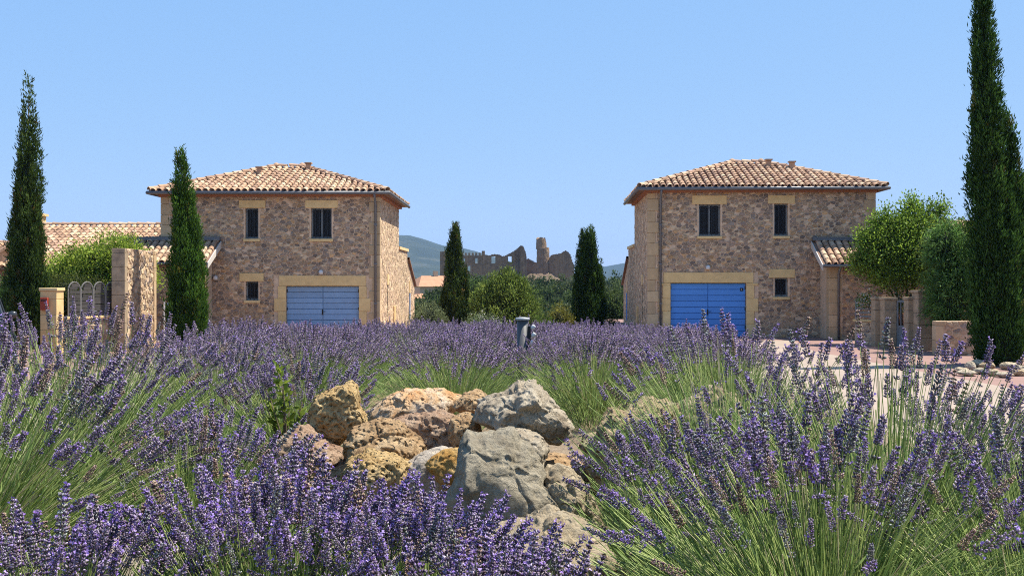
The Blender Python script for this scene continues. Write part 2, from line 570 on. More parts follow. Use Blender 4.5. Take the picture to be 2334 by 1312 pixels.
STONE_COLS = [(0.27, 0.195, 0.145), (0.33, 0.24, 0.175), (0.20, 0.15, 0.12), (0.36, 0.265, 0.185), (0.27, 0.205, 0.175), (0.38, 0.245, 0.14),
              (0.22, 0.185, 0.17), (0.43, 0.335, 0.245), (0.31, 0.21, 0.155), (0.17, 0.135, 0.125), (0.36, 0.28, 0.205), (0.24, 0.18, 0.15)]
SUNNY_COLS = [(0.42, 0.32, 0.225), (0.46, 0.35, 0.25), (0.38, 0.285, 0.20), (0.30, 0.22, 0.16), (0.50, 0.40, 0.29), (0.40, 0.30, 0.235)]  # paler set for sunlit walls: sun in the colour, plus mortar covering stones


def stones(parent, O, U, V, N, w, h, excl, rng, cw=0.145, ch=0.090, limit=300, poly=None, cols=STONE_COLS, proud=(0.012, 0.03), gap=0.014, name='stone', warm=1.0):
    """Irregular rubble stones set in the wall face: the largest as objects, the rest joined in one part."""
    O, U, V, N = map(Vector, (O, U, V, N))
    made = []
    for c in cells(w, h, cw, ch, rng):
        p = c
        for nx, ny, cc in ((-1, 0, 0), (1, 0, w), (0, -1, 0), (0, 1, h)):
            p = clip_half(p, nx, ny, cc)
            if len(p) < 3: break
        if len(p) < 3: continue
        if poly:
            for i in range(len(poly)):
                a, b = poly[i], poly[(i + 1) % len(poly)]
                ex, ey = b[0] - a[0], b[1] - a[1]
                p = clip_half(p, ey, -ex, ey * a[0] - ex * a[1])
                if len(p) < 3: break
            if len(p) < 3: continue
        A0, ct = area_c(p)
        ok = True
        for (x0, x1, y0, y1) in excl:
            xs = [q[0] for q in p]; ys = [q[1] for q in p]
            if max(xs) <= x0 or min(xs) >= x1 or max(ys) <= y0 or min(ys) >= y1: continue
            best = max(((x0 - ct[0]), 0), ((ct[0] - x1), 1), ((y0 - ct[1]), 2), ((ct[1] - y1), 3))
            k = best[1]
            p = clip_half(p, *((1, 0, x0), (-1, 0, -x1), (0, 1, y0), (0, -1, -y1))[k])
            if len(p) < 3: ok = False; break
        if not ok: continue
        A, ct = area_c(p)
        if A < 0.25 * cw * ch * 0.5 or rng.random() < .05: continue
        sz = math.sqrt(A)
        s = 1 - (gap * rng.uniform(0.7, 1.8)) / sz
        if s < .4: continue
        q = []
        n = len(p)
        for i in range(n):
            a, b = p[i], p[(i + 1) % n]
            for t in (0.10, 0.90):
                q.append((a[0] + (b[0] - a[0]) * t, a[1] + (b[1] - a[1]) * t))
        q = [(ct[0] + (x - ct[0]) * s * rng.uniform(.95, 1.03), ct[1] + (y - ct[1]) * s * rng.uniform(.95, 1.03)) for x, y in q]
        made.append((A, ct, q))
    made.sort(key=lambda m: -m[0])
    rest = MB()
    for idx, (A, ct, q) in enumerate(made):
        k = len(q)
        pr = rng.uniform(*proud)
        tx, ty = rng.uniform(-.04, .04), rng.uniform(-.04, .04)
        vs = []
        for sc_, d in ((1.0, -0.012), (0.97, pr * .6), (0.80, pr)):
            for x, y in q:
                ux, uy = (x - ct[0]) * sc_, (y - ct[1]) * sc_
                vs.append(U * ux + V * uy + N * (d + (ux * tx + uy * ty) + rng.uniform(-.003, .003)))
        fs = []
        for r_ in range(2):
            for i in range(k):
                j = (i + 1) % k
                fs.append((r_ * k + i, r_ * k + j, (r_ + 1) * k + j, (r_ + 1) * k + i))
        fs.append(tuple(2 * k + i for i in range(k)))
        cb = rng.choice(cols); f = rng.uniform(.85, 1.5)
        c = (cb[0] * f * warm, cb[1] * f * .965, cb[2] * f * .86)
        org = O + U * ct[0] + V * ct[1]
        if idx < limit:
            m = MB(); m.raw(vs, fs, c)
            m.build(name, M_STONE, parent, loc=org)
        else:
            rest.raw([v + org for v in vs], fs, c)
    if rest.f:
        tag(rest.build(name + 'work', M_STONE, parent), kind='stuff')


def wall_panel(mb, O, U, V, N, w, h, holes, depth=0.22):
    O, U, V, N = map(Vector, (O, U, V, N))
    xs = sorted({0, w, *[a for x0, x1, y0, y1 in holes for a in (x0, x1)]})
    ys = sorted({0, h, *[a for x0, x1, y0, y1 in holes for a in (y0, y1)]})
    pt = lambda x, y, n=0.0: O + U * x + V * y + N * n
    for i in range(len(xs) - 1):
        for j in range(len(ys) - 1):
            mx, my = (xs[i] + xs[i + 1]) / 2, (ys[j] + ys[j + 1]) / 2
            if any(x0 < mx < x1 and y0 < my < y1 for x0, x1, y0, y1 in holes): continue
            mb.poly([pt(xs[i], ys[j]), pt(xs[i + 1], ys[j]), pt(xs[i + 1], ys[j + 1]), pt(xs[i], ys[j + 1])])
    for x0, x1, y0, y1 in holes:
        mb.poly([pt(x0, y0), pt(x0, y1), pt(x0, y1, -depth), pt(x0, y0, -depth)])
        mb.poly([pt(x1, y0), pt(x1, y0, -depth), pt(x1, y1, -depth), pt(x1, y1)])
        mb.poly([pt(x0, y1), pt(x1, y1), pt(x1, y1, -depth), pt(x0, y1, -depth)])
        mb.poly([pt(x0, y0), pt(x0, y0, -depth), pt(x1, y0, -depth), pt(x1, y0)])


# ------------------------------------------------------------------ clay tiles
TILE_COLS = [(0.44, 0.30, 0.225), (0.52, 0.385, 0.29), (0.36, 0.24, 0.18), (0.58, 0.45, 0.355), (0.47, 0.315, 0.235), (0.30, 0.20, 0.155), (0.54, 0.41, 0.33),
             (0.40, 0.27, 0.22), (0.49, 0.36, 0.275)]


TILE_COLS = [(r * .92, g * .85, b_ * .72) for r, g, b_ in TILE_COLS]


def tile_geo(L=0.43, r0=0.098, r1=0.082, n=6, th=0.014):
    vs = []
    for (y, r) in ((0.0, r0), (L, r1)):
        for rr in (r, r - th):
            for k in range(n + 1):
                a = math.pi * k / n
                vs.append((rr * math.cos(a), y, rr * math.sin(a) * 0.92))
    m = n + 1
    fs = []
    for k in range(n):
        fs.append((k, k + 1, 2 * m + k + 1, 2 * m + k))
        fs.append((m + k, 3 * m + k, 3 * m + k + 1, m + k + 1))
        fs.append((k, m + k, m + k + 1, k + 1))
    return vs, fs


TV, TF = tile_geo()
TILE_ME = []
for c in TILE_COLS:
    b = MB(); b.raw(TV, TF, c)
    TILE_ME.append(b.mesh('roof_tile', M_TILE))
TVn = np.array(TV)


def in_poly(p, poly):
    s = True
    for i in range(len(poly)):
        a, b = poly[i], poly[(i + 1) % len(poly)]
        if (b[0] - a[0]) * (p[1] - a[1]) - (b[1] - a[1]) * (p[0] - a[0]) < 0: return False
    return True


def tile_slope(parent, E0, U, S, N, poly, rng, limit, width=None, sp=0.232, row=0.335):
    """cover tiles on one roof plane; poly (ccw) in (u,s) coordinates; returns number used as objects"""
    E0, U, S, N = map(Vector, (E0, U, S, N))
    us = [p[0] for p in poly]; ss = [p[1] for p in poly]
    rest = MB()
    used = 0
    n = int((max(us) - min(us)) / sp)
    off = ((max(us) - min(us)) - n * sp) / 2
    B = Matrix((U, S, N)).transposed()
    for k in range(int((max(ss) + .1) / row) + 1):
        for i in range(n):
            u = min(us) + off + (i + .5) * sp
            s = -0.05 + k * row
            if not in_poly((u, s + .16), poly) : continue
            u2 = u + rng.uniform(-.008, .008)
            Rm = B @ Matrix.Rotation(-0.045 + rng.uniform(-.012, .012), 3, 'X') @ Matrix.Rotation(rng.uniform(-.03, .03), 3, 'Z')
            pos = E0 + U * u2 + S * (s + rng.uniform(-.012, .012)) + N * (0.03 + rng.uniform(0, .006))
            ci = rng.randrange(len(TILE_COLS))
            if used < limit:
                o = bpy.data.objects.new('roof_tile', TILE_ME[ci])
                COL.objects.link(o)
                o.parent = parent
                o.location = pos
                o.rotation_euler = Rm.to_euler()
                used += 1
            else:
                A = np.array(Rm)
                rest.raw((TVn @ A.T + np.array(pos)).tolist(), TF, TILE_COLS[ci])
    if rest.f: tag(rest.build('roof_tiling', M_TILE, parent), kind='stuff')
    return used


def ridge_tiles(parent, A, B, rng, upv=(0, 0, 1), name='ridge_tile', sc=1.25):
    A, B = Vector(A), Vector(B)
    S = (B - A); L = S.length; S.normalize()
    up = Vector(upv); U = S.cross(up).normalized(); N = U.cross(S).normalized()
    Bm = Matrix((U, S, N)).transposed()
    n = int(L / 0.36)
    for k in range(n):
        o = bpy.data.objects.new(name, rng.choice(TILE_ME))
        COL.objects.link(o)
        o.parent = parent
        o.location = A + S * (k * L / n) + N * (0.05 + rng.uniform(0, .006))
        o.rotation_euler = (Bm @ Matrix.Rotation(-0.04, 3, 'X')).to_euler()
        o.scale = (sc, 1.0, sc)


LIME_COLS = [(0.68, 0.485, 0.23), (0.64, 0.455, 0.215), (0.70, 0.515, 0.26), (0.66, 0.465, 0.22)]
QUOIN_COLS = [(0.48, 0.345, 0.205), (0.43, 0.31, 0.185), (0.52, 0.385, 0.235), (0.46, 0.325, 0.185)]


def block(parent, name, x0, x1, y0, y1, z0, z1, rng, m=None, bev=0.008):
    b = MB(); b.box(x0, x1, y0, y1, z0, z1, rng.choice(QUOIN_COLS if name == 'corner_stone' else LIME_COLS), bev=bev)
    return b.build(name, m or M_LIME, parent)


def window(parent, x0, x1, z0, z1, ydepth, bars, rng, pane_split=1):
    """window set back in its reveal: frame, panes and upright iron bars"""
    w = empty('window', (x0, ydepth, z0), 0, parent)
    W_, H_ = x1 - x0, z1 - z0
    f = MB(); t = 0.05
    f.box(0, t, -.03, .04, 0, H_); f.box(W_ - t, W_, -.03, .04, 0, H_)
    f.box(t, W_ - t, -.03, .04, 0, t + .02); f.box(t, W_ - t, -.03, .04, H_ - t, H_)
    if pane_split > 1: f.box(W_ / 2 - .025, W_ / 2 + .025, -.028, .035, t + .02, H_ - t)
    f.build('frame', M_FRAME, w)
    p = MB(); p.box(t, W_ - t, .01, .025, t + .02, H_ - t); p.build('pane', M_GLASS, w)
    for k in range(bars):
        x = W_ * (k + 1) / (bars + 1)
        b = MB(); b.tube([(x, -.10, .03), (x, -.10, H_ - .02)], 0.011, 6); b.build('bar', M_IRON, w)
    for z in (.12, H_ - .12):
        b = MB(); b.tube([(-.015, -.10, z), (W_ + .015, -.10, z)], 0.009, 6); b.build('crossbar', M_IRON, w)
    return w


def garage_door(parent, x0, x1, z0, z1, y, m, base, rng, plate=False):
    g = empty('garage_door', (x0, y, z0), 0, parent)
    W_, H_ = x1 - x0, z1 - z0
    n = 9
    for leaf in (0, 1):
        a, b = (0.0, W_ / 2 - .006) if leaf == 0 else (W_ / 2 + .006, W_)
        for k in range(n):
            h0, h1 = H_ * k / n, H_ * (k + 1) / n
            mb = MB(); f = rng.uniform(.93, 1.06)
            dy = rng.uniform(-.003, .003)
            mb.box(a + .004, b - .004, dy, .035, h0 + .008, h1 - .008, tuple(c * f for c in base), bev=.007)
            mb.build('plank', m, g)
    mb = MB(); mb.box(0, W_, .036, .06, 0, H_, tuple(c * .7 for c in base)); mb.build('backing_board', m, g)
    mb = MB(); mb.box(W_ / 2 - .035, W_ / 2 + .005, -.02, -.003, .78, .98); mb.tube([(W_ / 2 - .015, -.02, .9), (W_ / 2 - .015, -.05, .9), (W_ / 2 + .10, -.05, .9)], .011, 6)
    mb.build('handle', M_IRON, g)
    for xx in (-.01, W_ - .03):
        for zz in (.35, 1.0, H_ - .15):
            mb = MB(); mb.box(xx, xx + .04, -.015, .0, zz - .05, zz + .05); mb.build('hinge', M_IRON, g)
    if plate:
        mb = MB(); mb.box(W_ - .19, W_ - .08, -.018, -.006, H_ - .27, H_ - .16, bev=.004); mb.build('number_plate', M_BLACK, g)
        mb = MB()
        mb.box(W_ - .145, W_ - .132, -.021, -.0185, H_ - .235, H_ - .195); mb.box(W_ - .152, W_ - .145, -.021, -.0185, H_ - .208, H_ - .195)
        tag(mb.build('plate_figure', M_WHITE, g))
    return g


def wall_lamp(parent, x, y, z):
    mb = MB()
    mb.box(x - .05, x + .05, y - .02, y, z - .06, z + .06)
    mb.lathe([(.02, z - .07), (.075, z - .05), (.085, z + .02), (.06, z + .07), (.02, z + .09)], x, y - .09, 12)
    mb.build('wall_lamp', M_WHITE, parent, True)


def hip_roof(root, w, d, he, hr, ov, rng, limit=300, r0=None, r1=None):
    """hip roof with gutter line at he; ridge from r0 to r1 along x"""
    x0, x1, y0, y1 = -ov, w + ov, -ov, d + ov
    half = (y1 - y0) / 2
    ra = r0 if r0 is not None else x0 + half
    rb = r1 if r1 is not None else x1 - half
    ym = (y0 + y1) / 2
    A, B_, C_, D_ = (x0, y0, he), (x1, y0, he), (x1, y1, he), (x0, y1, he)
    E, G = (ra, ym, hr), (rb, ym, hr)
    m = MB()
    m.poly([A, B_, G, E]); m.poly([B_, C_, G]); m.poly([C_, D_, E, G]); m.poly([D_, A, E])
    q = [(x, y, z - .07) for x, y, z in (A, B_, C_, D_)]
    m.poly([q[3], q[2], q[1], q[0]])
    top = [A, B_, C_, D_]
    for i in range(4):
        j = (i + 1) % 4
        m.poly([q[i], q[j], top[j], top[i]])
    roof = m.build('roof', M_CHANNEL, root)

    def slope(P0, P1, T, lim):
        P0, P1 = Vector(P0), Vector(P1)
        U = (P1 - P0).normalized()
        t0 = Vector(T[0]) - P0
        S = (t0 - U * t0.dot(U)).normalized()
        N = U.cross(S)
        poly = [(0, 0), ((P1 - P0).length, 0)] + [((Vector(t) - P0).dot(U), (Vector(t) - P0).dot(S)) for t in T]
        return tile_slope(roof, P0, U, S, N, poly, rng, lim)
    slope(A, B_, [G, E], limit)
    slope(B_, C_, [G], 0); slope(C_, D_, [E, G], 0); slope(D_, A, [E], 0)
    for P in ((A, E), (B_, G), (C_, G), (D_, E)): ridge_tiles(roof, *P, rng)
    ridge_tiles(roof, E, G, rng)
    for P in (E, G):
        mb = MB(); mb.lathe([(.16, P[2] + .02), (.15, P[2] + .1), (.08, P[2] + .17), (.02, P[2] + .19)], P[0], P[1], 10, TILE_COLS[0])
        mb.build('ridge_cap', M_TILE, roof, True)
    return roof


def gutter_run(root, pts, r=0.062):
    mb = MB(); mb.tube(pts, r, 8); mb.build('gutter', M_ZINC, root, True)


def quoins(root, x0, x1, yf, side, ztop, rng, wide=(0.24, 0.36), ydep=0.36):
    """stack of cut corner stones; side -1: corner at x0, growing to +x; +1 corner at x1"""
    z, k = 0.0, 0
    while z < ztop - .05:
        h = min(rng.uniform(.34, .46), ztop - z)
        w = wide[k % 2]
        dd = ydep * (1.0 if k % 2 else .7)
        if side < 0: block(root, 'corner_stone', x0 - .034, x0 + w, yf - .034, yf + dd, z + .005, z + h - .005, rng)
        else: block(root, 'corner_stone', x1 - w, x1 + .034, yf - .034, yf + dd, z + .005, z + h - .005, rng)
        z += h; k += 1


def house(label, loc, rz, w, d, he, hr, wins, door, slit_side, blue, bmat, seed, plate, vents, r0, r1, lamps, down_x, ext):
    rng = random.Random(seed)
    root = thing('stone_house', label, 'house', loc, rz, 'two-storey stone houses')
    top = he - .06
    dx0, dx1, dz1 = door
    holes = [(a, b, c, e) for a, b, c, e, l0, l1, lh, nb, sp in wins] + [(dx0, dx1, 0.0, dz1)]
    wall = MB()
    wall_panel(wall, (0, 0, 0), (1, 0, 0), (0, 0, 1), (0, -1, 0), w, top, holes, .24)
    wall.poly([(w, 0, 0), (w, d, 0), (w, d, top), (w, 0, top)])
    wall.poly([(0, d, 0), (0, 0, 0), (0, 0, top), (0, d, top)])
    wall.poly([(w, d, 0), (0, d, 0), (0, d, top), (w, d, top)])
    wp = wall.build('wall', M_MORTAR, root)
    excl = []
    for a, b, c, e, l0, l1, lh, nb, sp in wins:
        excl += [(a - .05, b + .05, c - .10, e), (l0, l1, e, e + lh)]
    jw = .42
    excl += [(dx0 - jw, dx1 + jw, 0, dz1 + .38), (0, .30, 0, top), (w - .30, w, 0, top)]
    stones(wp, (0, 0, 0), (1, 0, 0), (0, 0, 1), (0, -1, 0), w, top, excl, rng, limit=300)
    xs = w if slit_side > 0 else 0
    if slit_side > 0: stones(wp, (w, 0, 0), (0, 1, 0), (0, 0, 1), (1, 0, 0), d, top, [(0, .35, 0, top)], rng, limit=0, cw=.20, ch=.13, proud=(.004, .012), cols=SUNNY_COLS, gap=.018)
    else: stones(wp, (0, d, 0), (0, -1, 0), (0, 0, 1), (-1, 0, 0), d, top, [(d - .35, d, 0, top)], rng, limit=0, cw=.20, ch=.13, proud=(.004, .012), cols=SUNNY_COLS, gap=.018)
    quoins(root, 0, w, 0, -1, top - .12, rng); quoins(root, 0, w, 0, 1, top - .12, rng)
    for a, b, c, e, l0, l1, lh, nb, sp in wins:
        block(root, 'lintel', l0, l1, -.036, .2, e + .003, e + lh, rng)
        block(root, 'sill', a - .06, b + .06, -.06, .2, c - .10, c - .003, rng)
        window(root, a + .002, b - .002, c + .002, e - .002, .15, nb, rng, sp)
    # garage surround
    block(root, 'lintel', dx0 - .25, dx1 + .25, -.036, .2, dz1 + .003, dz1 + .37, rng)
    for s in (-1, 1):
        z, k = 0, 0
        while z < dz1 - .05:
            h = min(.46, dz1 - z); ww = (.42, .28)[k % 2]
            if s < 0: block(root, 'jamb_stone', dx0 - ww, dx0 - .002, -.036, .2, z + .004, z + h - .004, rng)
            else: block(root, 'jamb_stone', dx1 + .002, dx1 + ww, -.036, .2, z + .004, z + h - .004, rng)
            z += h; k += 1
    garage_door(root, dx0 + .01, dx1 - .01, .01, dz1 - .02, .10, bmat, blue, rng, plate)
    # cornice under the eaves
    mb = MB(); mb.box(-.05, w + .05, -.13, -.0, top - .11, top - .003); mb.box(w, w + .13, .0, d, top - .11, top - .003); mb.box(-.13, -.0, .0, d, top - .11, top - .003)
    mb.build('cornice', M_CORNICE, root)
    ov = .34
    roof = hip_roof(root, w, d, he, hr, ov, rng, 300, r0, r1)
    for vx, vy in vents:
        zr = he + (hr - he) * (vy + ov) / (d / 2 + ov)
        mb = MB(); mb.box(vx - .09, vx + .09, vy - .09, vy + .09, zr - .1, zr + .26, TILE_COLS[4]); mb.box(vx - .13, vx + .13, vy - .13, vy + .13, zr + .27, zr + .32, TILE_COLS[0]); mb.box(vx - .05, vx + .05, vy - .05, vy + .05, zr + .25, zr + .28, TILE_COLS[5])
        mb.build('roof_vent', M_TILE, roof)
    g = ov + .05
    gutter_run(root, [(-g - .02, -g, he - .05), (w + g + .02, -g, he - .05)])
    gutter_run(root, [(w + g, -g, he - .05), (w + g, d + g, he - .05)])
    gutter_run(root, [(-g, -g, he - .05), (-g, d + g, he - .05)])
    mb = MB(); mb.tube([(down_x, -g, he - .08), (down_x, -g + .02, he - .16), (down_x, -.10, he - .42), (down_x, -.10, .02)], .042, 8)
    mb.build('downspout', M_ZINC, root, True)
    for z in (1.2, 2.6, 4.0):
        mb = MB(); mb.box(down_x - .055, down_x + .055, -.15, -.03, z - .02, z + .02); mb.build('pipe_clip', M_ZINC, root)
    for x, z in lamps: wall_lamp(root, x, -.03, z)
    # side wall details and lower wing behind (sx: outward direction of the seen side)
    sx = 1 if slit_side > 0 else -1
    def sbox(name, y0, y1, z0, z1, t0, t1, m, c=(1, 1, 1), parent=root):
        b = MB(); xa, xb = sorted((xs + sx * t0, xs + sx * t1)); b.box(xa, xb, y0, y1, z0, z1, c); return b.build(name, m, parent)
    sbox('lintel', 2.3, 2.9, 1.85, 2.25, -.02, .025, M_LIME, LIME_COLS[2])
    sbox('slit_window', 2.45, 2.6, .5, 1.85, -.02, .012, M_GLASS)
    sbox('sill', 2.35, 2.75, .40, .5, -.02, .04, M_LIME, LIME_COLS[1])
    sbox('meter_box', 4.4, 5.0, .35, 1.0, -.02, .05, M_LIME, LIME_COLS[3])
    yb, y1p, y2 = d, d + ext[0], d + ext[1]
    zt, zs, ze = ext[2], ext[3], ext[4]
    wing = MB()
    bx = xs - sx * (w * .55)
    prof = [(yb, 0), (y2, 0), (y2, ze), (y1p, zs), (y1p, zt), (yb, zt)]
    for xx in (xs, bx): wing.poly([(xx, y, z) for y, z in prof])
    for i in range(6):
        a, b = prof[i], prof[(i + 1) % 6]
        wing.poly([(xs, a[0], a[1]), (xs, b[0], b[1]), (bx, b[0], b[1]), (bx, a[0], a[1])])
    wg = wing.build('rear_wing', M_MORTAR, root)
    U = (0, 1, 0) if sx > 0 else (0, -1, 0)
    pl = [(y - yb, z) for y, z in prof]
    for part in ([(0, 0), (y1p - yb, 0), (y1p - yb, zt), (0, zt)], [(y1p - yb, 0), (y2 - yb, 0), (y2 - yb, ze), (y1p - yb, zs)]):
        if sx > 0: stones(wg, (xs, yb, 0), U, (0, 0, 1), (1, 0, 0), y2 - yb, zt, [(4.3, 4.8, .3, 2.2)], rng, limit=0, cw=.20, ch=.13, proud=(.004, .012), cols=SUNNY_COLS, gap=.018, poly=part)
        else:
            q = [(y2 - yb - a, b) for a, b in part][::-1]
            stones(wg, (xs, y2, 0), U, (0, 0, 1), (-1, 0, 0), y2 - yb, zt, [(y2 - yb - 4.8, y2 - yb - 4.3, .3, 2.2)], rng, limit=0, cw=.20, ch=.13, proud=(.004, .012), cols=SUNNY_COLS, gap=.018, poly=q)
    sbox('coping', yb, y1p + .08, zt, zt + .12, -.4, .06, M_LIME, LIME_COLS[2])
    b = MB()
    sl = Vector((0, y2 + .2 - y1p, ze - .02 - zs)).normalized()
    xa, xb = sorted((xs + sx * .10, bx))
    b.poly([(xa, y1p + .001, zs + .02), (xb, y1p + .001, zs + .02), (xb, y2 + .2, ze - .0), (xa, y2 + .2, ze - .0)])
    b.poly([(xa, y1p + .001, zs + .12), (xa, y2 + .2, ze + .1), (xb, y2 + .2, ze + .1), (xb, y1p + .001, zs + .12)])
    for xx in (xa, xb): b.poly([(xx, y1p + .001, zs + .02), (xx, y2 + .2, ze), (xx, y2 + .2, ze + .1), (xx, y1p + .001, zs + .12)])
    b.poly([(xa, y2 + .2, ze), (xb, y2 + .2, ze), (xb, y2 + .2, ze + .1), (xa, y2 + .2, ze + .1)])
    b.build('wing_roof', M_CHANNEL, root)
    sbox('lintel', yb + 4.35, yb + 4.75, 1.45, 2.0, -.02, .03, M_LIME, LIME_COLS[2])
    sbox('shutter', yb + 4.42, yb + 4.68, .2, 1.44, -.02, .035, bmat, blue)
    return root, rng


def lean_to(root, x0, x1, yb, yf, z_hi, z_lo, rng, barge_side, limit=0, wallcut=None):
    """small lean-to against the facade: front wall with stones, tiled roof, gutter, flashing"""
    w = x1 - x0
    mb = MB()
    mb.poly([(x0, yf, 0), (x1, yf, 0), (x1, yf, z_lo - .1), (x0, yf, z_lo - .1)])
    for xx in (x0, x1): mb.poly([(xx, yf, 0), (xx, yb, 0), (xx, yb, z_hi - .14), (xx, yf, z_lo - .1)])
    wp = mb.build('porch_wall', M_MORTAR, root)
    xe = [(0, .42, 0, z_lo)] if barge_side < 0 else [(w - .42, w, 0, z_lo)]
    stones(wp, (x0, yf, 0), (1, 0, 0), (0, 0, 1), (0, -1, 0), w, z_lo - .16, xe, rng, limit=60)
    k = 0; z = 0
    while z < z_lo - .2:
        h = min(.42, z_lo - .12 - z)
        ww = (.40, .30)[k % 2]
        if barge_side < 0: block(root, 'corner_stone', x0 - .03, x0 + ww, yf - .034, yf + .35, z + .004, z + h - .004, rng)
        else: block(root, 'corner_stone', x1 - ww, x1 + .03, yf - .034, yf + .35, z + .004, z + h - .004, rng)
        z += h; k += 1
    ov = .32
    xa, xb = (x0 - .3, x1) if barge_side < 0 else (x0, x1 + .3)
    sl = (z_hi - z_lo) / (yb - yf)
    A = Vector((xa, yf - ov, z_lo - sl * ov)); Bv = Vector((xb, yf - ov, z_lo - sl * ov)); Cv = Vector((xb, yb, z_hi)); Dv = Vector((xa, yb, z_hi))
    m = MB(); m.poly([A, Bv, Cv, Dv])
    dn = Vector((0, 0, -.10))
    m.poly([Dv + dn, Cv + dn, Bv + dn, A + dn]); m.poly([A + dn, Bv + dn, Bv, A])
    roof = m.build('porch_roof', M_CHANNEL, root)
    S = (Dv - A).normalized(); U = Vector((1, 0, 0)); N = U.cross(S)
    tile_slope(roof, A, U, S, N, [(0, 0), (xb - xa, 0), (xb - xa, (Dv - A).length), (0, (Dv - A).length)], rng, limit)
    xx = xa if barge_side < 0 else xb
    b = MB()
    t = .03
    pts = [A, Dv, Dv + Vector((0, 0, -.24)), A + Vector((0, 0, -.20))]
    pts = [Vector((xx, p.y, p.z)) for p in pts]
    o2 = [p + Vector((-t if barge_side < 0 else t, 0, 0)) for p in pts]
    b.poly(pts); b.poly(o2[::-1])
    for i in range(4): b.poly([pts[i], o2[i], o2[(i + 1) % 4], pts[(i + 1) % 4]])
    b.build('barge_board', M_BARGE, root)
    b = MB(); b.box(xa, xb, yb - .16, yb - .001, z_hi + .02, z_hi + .14); b.build('flashing', M_ZINC, root)
    gutter_run(root, [(xa, A.y - .03, A.z - .03), (xb, A.y - .03, A.z - .03)], .05)
    if barge_side < 0:
        b = MB(); b.tube([(x0 + .28, A.y - .03, A.z - .05), (x0 + .28, yf - .08, A.z - .3), (x0 + .28, yf - .08, .02)], .04, 8); b.build('downspout', M_ZINC, root, True)


# left house: front wall at y=37.5
s64 = 64.0
lx = -12.47


def LW(a, b, t, bo, l0, l1, lt, ox, nb, sp):
    """window from photo pixels: left, right, top, bottom, lintel left/right/top"""
    f = lambda p: (p - CX) / s64 - ox
    z = lambda q: 2 + (HZ - q) / s64
    return (f(a), f(b), z(bo), z(t), f(l0), f(l1), z(lt) - z(t), nb, sp)


wl = [LW(559, 589, 474, 544, 545, 605, 456, lx, 2, 1), LW(709, 756, 474, 544, 696, 770, 456, lx, 4, 2), LW(560, 589, 641, 684, 546, 601, 622, lx, 2, 1)]
f = lambda p, ox: (p - CX) / s64 - ox
hl, rl = house('two-storey stone house with faded blue garage door and sunlit side wall', (lx, 37.5, 0), 0, 7.74, 6.5, 5.16, 6.38, wl,
               (f(652, lx), f(818, lx), 1.82), 1, (0.22, 0.35, 0.54), M_BLUE1, 5, False, [(3.0, 2.0), (4.7, 2.7)], 3.35, 4.35,
               [((733 - CX) / s64 - lx, 2.30), ((493 - CX) / s64 - lx, 2.1)], 7.62, (3.6, 7.0, 3.32, 2.95, 1.72))
lean_to(hl, -1.9, 1.80, -.02, -1.35, 3.42, 2.78, rl, 1, 60)

rx = 4.86
wr = [LW(1592, 1641, 466, 538, 1577, 1655, 446, rx, 4, 2), LW(1762, 1793, 465, 538, 1748, 1808, 446, rx, 2, 1), LW(1763, 1793, 633, 676, 1750, 1808, 613, rx, 1, 1)]
hr_, rr = house('two-storey stone house with bright blue garage door and small black number plate', (rx, 37.5, 0), math.radians(-2.3), 7.95, 6.5, 5.30, 6.52, wr,
                (f(1528, rx), f(1699, rx), 1.93), -1, (0.075, 0.25, 0.66), M_BLUE2, 9, True, [(4.75, 2.55), (5.55, 2.2)], 3.5, 4.6,
                [((1612 - CX) / s64 - rx, 2.47)], .42, (3.6, 7.0, 3.42, 3.0, 1.8))
lean_to(hr_, 6.05, 9.6, -.02, -1.3, 3.40, 2.72, rr, -1, 60)


